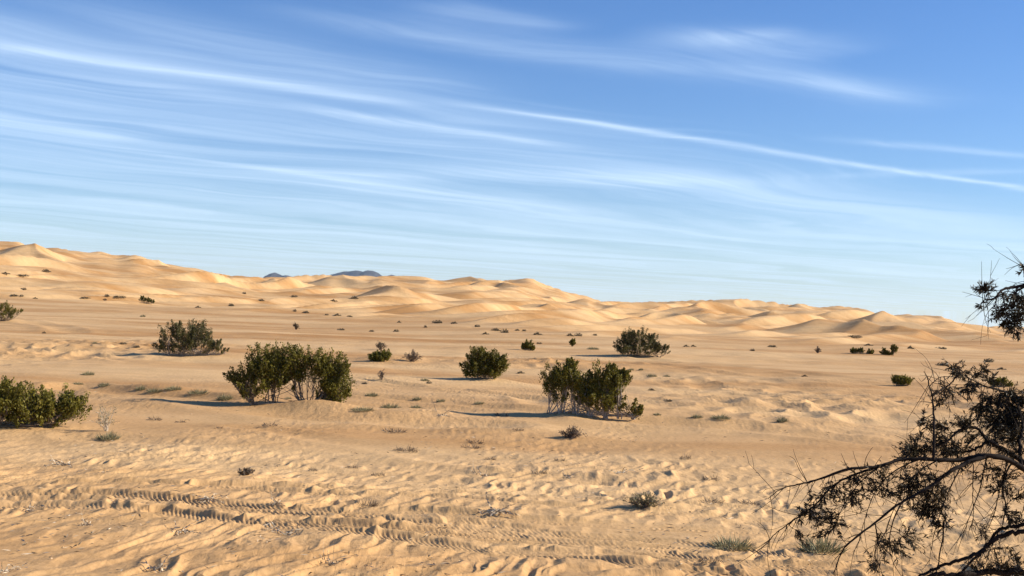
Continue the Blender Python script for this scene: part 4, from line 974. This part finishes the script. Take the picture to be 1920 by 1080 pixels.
def streak(p0, p1, w, amp, soft=.18, wamp=.35, side=0.):
    """a band of cloud on the sheet between two of its places"""
    a, b = np.array(sheet(*p0)), np.array(sheet(*p1)); d = b - a; l = float(np.hypot(*d)); t = d / l
    s = M('DIVIDE', M('ADD', M('MULTIPLY', M('SUBTRACT', al, float(a[0])), float(t[0])), M('MULTIPLY', M('SUBTRACT', ac, float(a[1])), float(t[1]))), l)
    n = M('SUBTRACT', M('MULTIPLY', M('SUBTRACT', ac, float(a[1])), float(t[0])), M('MULTIPLY', M('SUBTRACT', al, float(a[0])), float(t[1])))
    n = M('ADD', n, M('ADD', M('MULTIPLY', warp, wamp * 1.4), M('MULTIPLY', warp2, wamp)))
    if side:       # one sharp edge and one feathered edge
        k = M('MULTIPLY', MR(n, -w * .25 if side > 0 else -w * 2.5, 0), MR(n, 0 if side < 0 else w * 2.5, w * .25 if side < 0 else 0))
        k = M('MULTIPLY', MR(n, -w * (.35 if side > 0 else 2.6), 0.), MR(n, 0., w * (2.6 if side > 0 else .35), 1., 0.))
    else:
        q = M('DIVIDE', n, w); k = M('POWER', 2.718, M('MULTIPLY', M('MULTIPLY', q, q), -1.))
    ends = M('MULTIPLY', MR(s, -soft, soft), MR(s, 1 - soft, 1 + soft, 1., 0.))
    return M('MULTIPLY', M('MULTIPLY', k, ends), M('MULTIPLY', M('ADD', .30, M('ADD', M('MULTIPLY', MR(fine, .25, .75), .55), M('MULTIPLY', feather, .55))), amp))
ST = [streak(*a) for a in STREAKS]
tot = ST[0]
for s_ in ST[1:]: tot = M('ADD', tot, s_)
# veil: the sheet thickens beyond a line that runs from the upper left to the right
a, b = np.array(sheet(520, 60)), np.array(sheet(1700, 330)); d = unit(b - a)
nv = M('SUBTRACT', M('MULTIPLY', M('SUBTRACT', ac, float(a[1])), float(d[0])), M('MULTIPLY', M('SUBTRACT', al, float(a[0])), float(d[1])))
veil = MR(M('ADD', M('MULTIPLY', nv, VSIGN), M('MULTIPLY', warp, .6)), -.1, 1.6)
vd = M('MULTIPLY', veil, M('ADD', M('MULTIPLY', MR(M('ADD', broad, M('MULTIPLY', warp2, .25)), .22, .78), .60), M('MULTIPLY', M('MULTIPLY', MR(M('ADD', mid, M('MULTIPLY', warp2, .15)), .40, .72), M('ADD', .4, feather)), M('MULTIPLY', MR(sep.outputs['Z'], .02, .13), .22))))
wisp = M('MULTIPLY', M('MULTIPLY', MR(cnoise(.22, 1.3, 4, .6, 12.5, .5), .56, .8), MR(fine, .35, .75)), .30)
el = sep.outputs['Z']
lowv = M('MULTIPLY', MR(el, .0, .10, 1., 0.), .16)
tot = M('ADD', M('ADD', tot, vd), M('ADD', wisp, M('MULTIPLY', lowv, M('ADD', .6, M('MULTIPLY', broad, .8)))))
tot = M('MINIMUM', M('MULTIPLY', tot, CLOUD_AMP), .85)
mx = node(nt, 'ShaderNodeMix', data_type='RGBA'); L.new(tot, mx.inputs[0])
hs = node(nt, 'ShaderNodeHueSaturation'); hs.inputs['Saturation'].default_value = SKY_SAT; hs.inputs['Hue'].default_value = SKY_HUE; hs.inputs['Value'].default_value = SKY_VAL
L.new(sky.outputs[0], hs.inputs['Color']); tn = node(nt, 'ShaderNodeMix', data_type='RGBA', blend_type='MULTIPLY'); tn.inputs[0].default_value = 1; tn.inputs[7].default_value = (*SKY_TINT, 1); L.new(hs.outputs[0], tn.inputs[6]); L.new(tn.outputs[2], mx.inputs[6]); mx.inputs[7].default_value = (*CLOUD_COL, 1)
L.new(mx.outputs[2], bg.inputs['Color'])

sl = bpy.data.lights.new('sun', 'SUN'); sl.energy = SUN_K; sl.angle = math.radians(.55); sl.color = (1.0, .89, .74)
so = bpy.data.objects.new('sun', sl); C.objects.link(so)
sd = Vector((math.sin(SUN_AZ) * math.cos(SUN_EL), math.cos(SUN_AZ) * math.cos(SUN_EL), math.sin(SUN_EL)))
so.rotation_euler = sd.to_track_quat('Z', 'Y').to_euler(); so.location = (20, -10, 30)

if HAZE > 0:
    x0, x1, y0, y1, z0, z1 = -9000, 9000, -200, 12500, -25, 420
    vv = [(x, y, z) for x in (x0, x1) for y in (y0, y1) for z in (z0, z1)]
    o = mesh_from('haze', vv, [(0, 1, 3, 2), (4, 6, 7, 5), (0, 4, 5, 1), (2, 3, 7, 6), (0, 2, 6, 4), (1, 5, 7, 3)], M_sand)
    hm, hnt, hN, hL = new_mat('haze'); ho = node(hnt, 'ShaderNodeOutputMaterial'); pv = node(hnt, 'ShaderNodeVolumePrincipled')
    pv.inputs['Color'].default_value = (.62, .80, 1, 1); pv.inputs['Density'].default_value = HAZE; pv.inputs['Anisotropy'].default_value = .1
    hL.new(pv.outputs[0], ho.inputs['Volume']); o.data.materials.clear(); o.data.materials.append(hm); o['kind'] = 'stuff'

cd = bpy.data.cameras.new('camera'); cam = bpy.data.objects.new('camera', cd); C.objects.link(cam)
cd.sensor_fit = 'HORIZONTAL'; cd.sensor_width = 36; cd.lens = 36 * F / 1920.0
cd.clip_start = .1; cd.clip_end = 200000
cam.matrix_world = Matrix.Translation((0, 0, CAMZ)) @ cam_rot.to_4x4()
sc.camera = cam
sc.view_settings.view_transform = 'Standard'; sc.view_settings.look = 'None'; sc.view_settings.exposure = EXPO; sc.view_settings.gamma = 1
sc.render.engine = 'CYCLES'
sc.cycles.max_bounces = 6; sc.cycles.volume_bounces = 0
print('done', time.time() - T0)
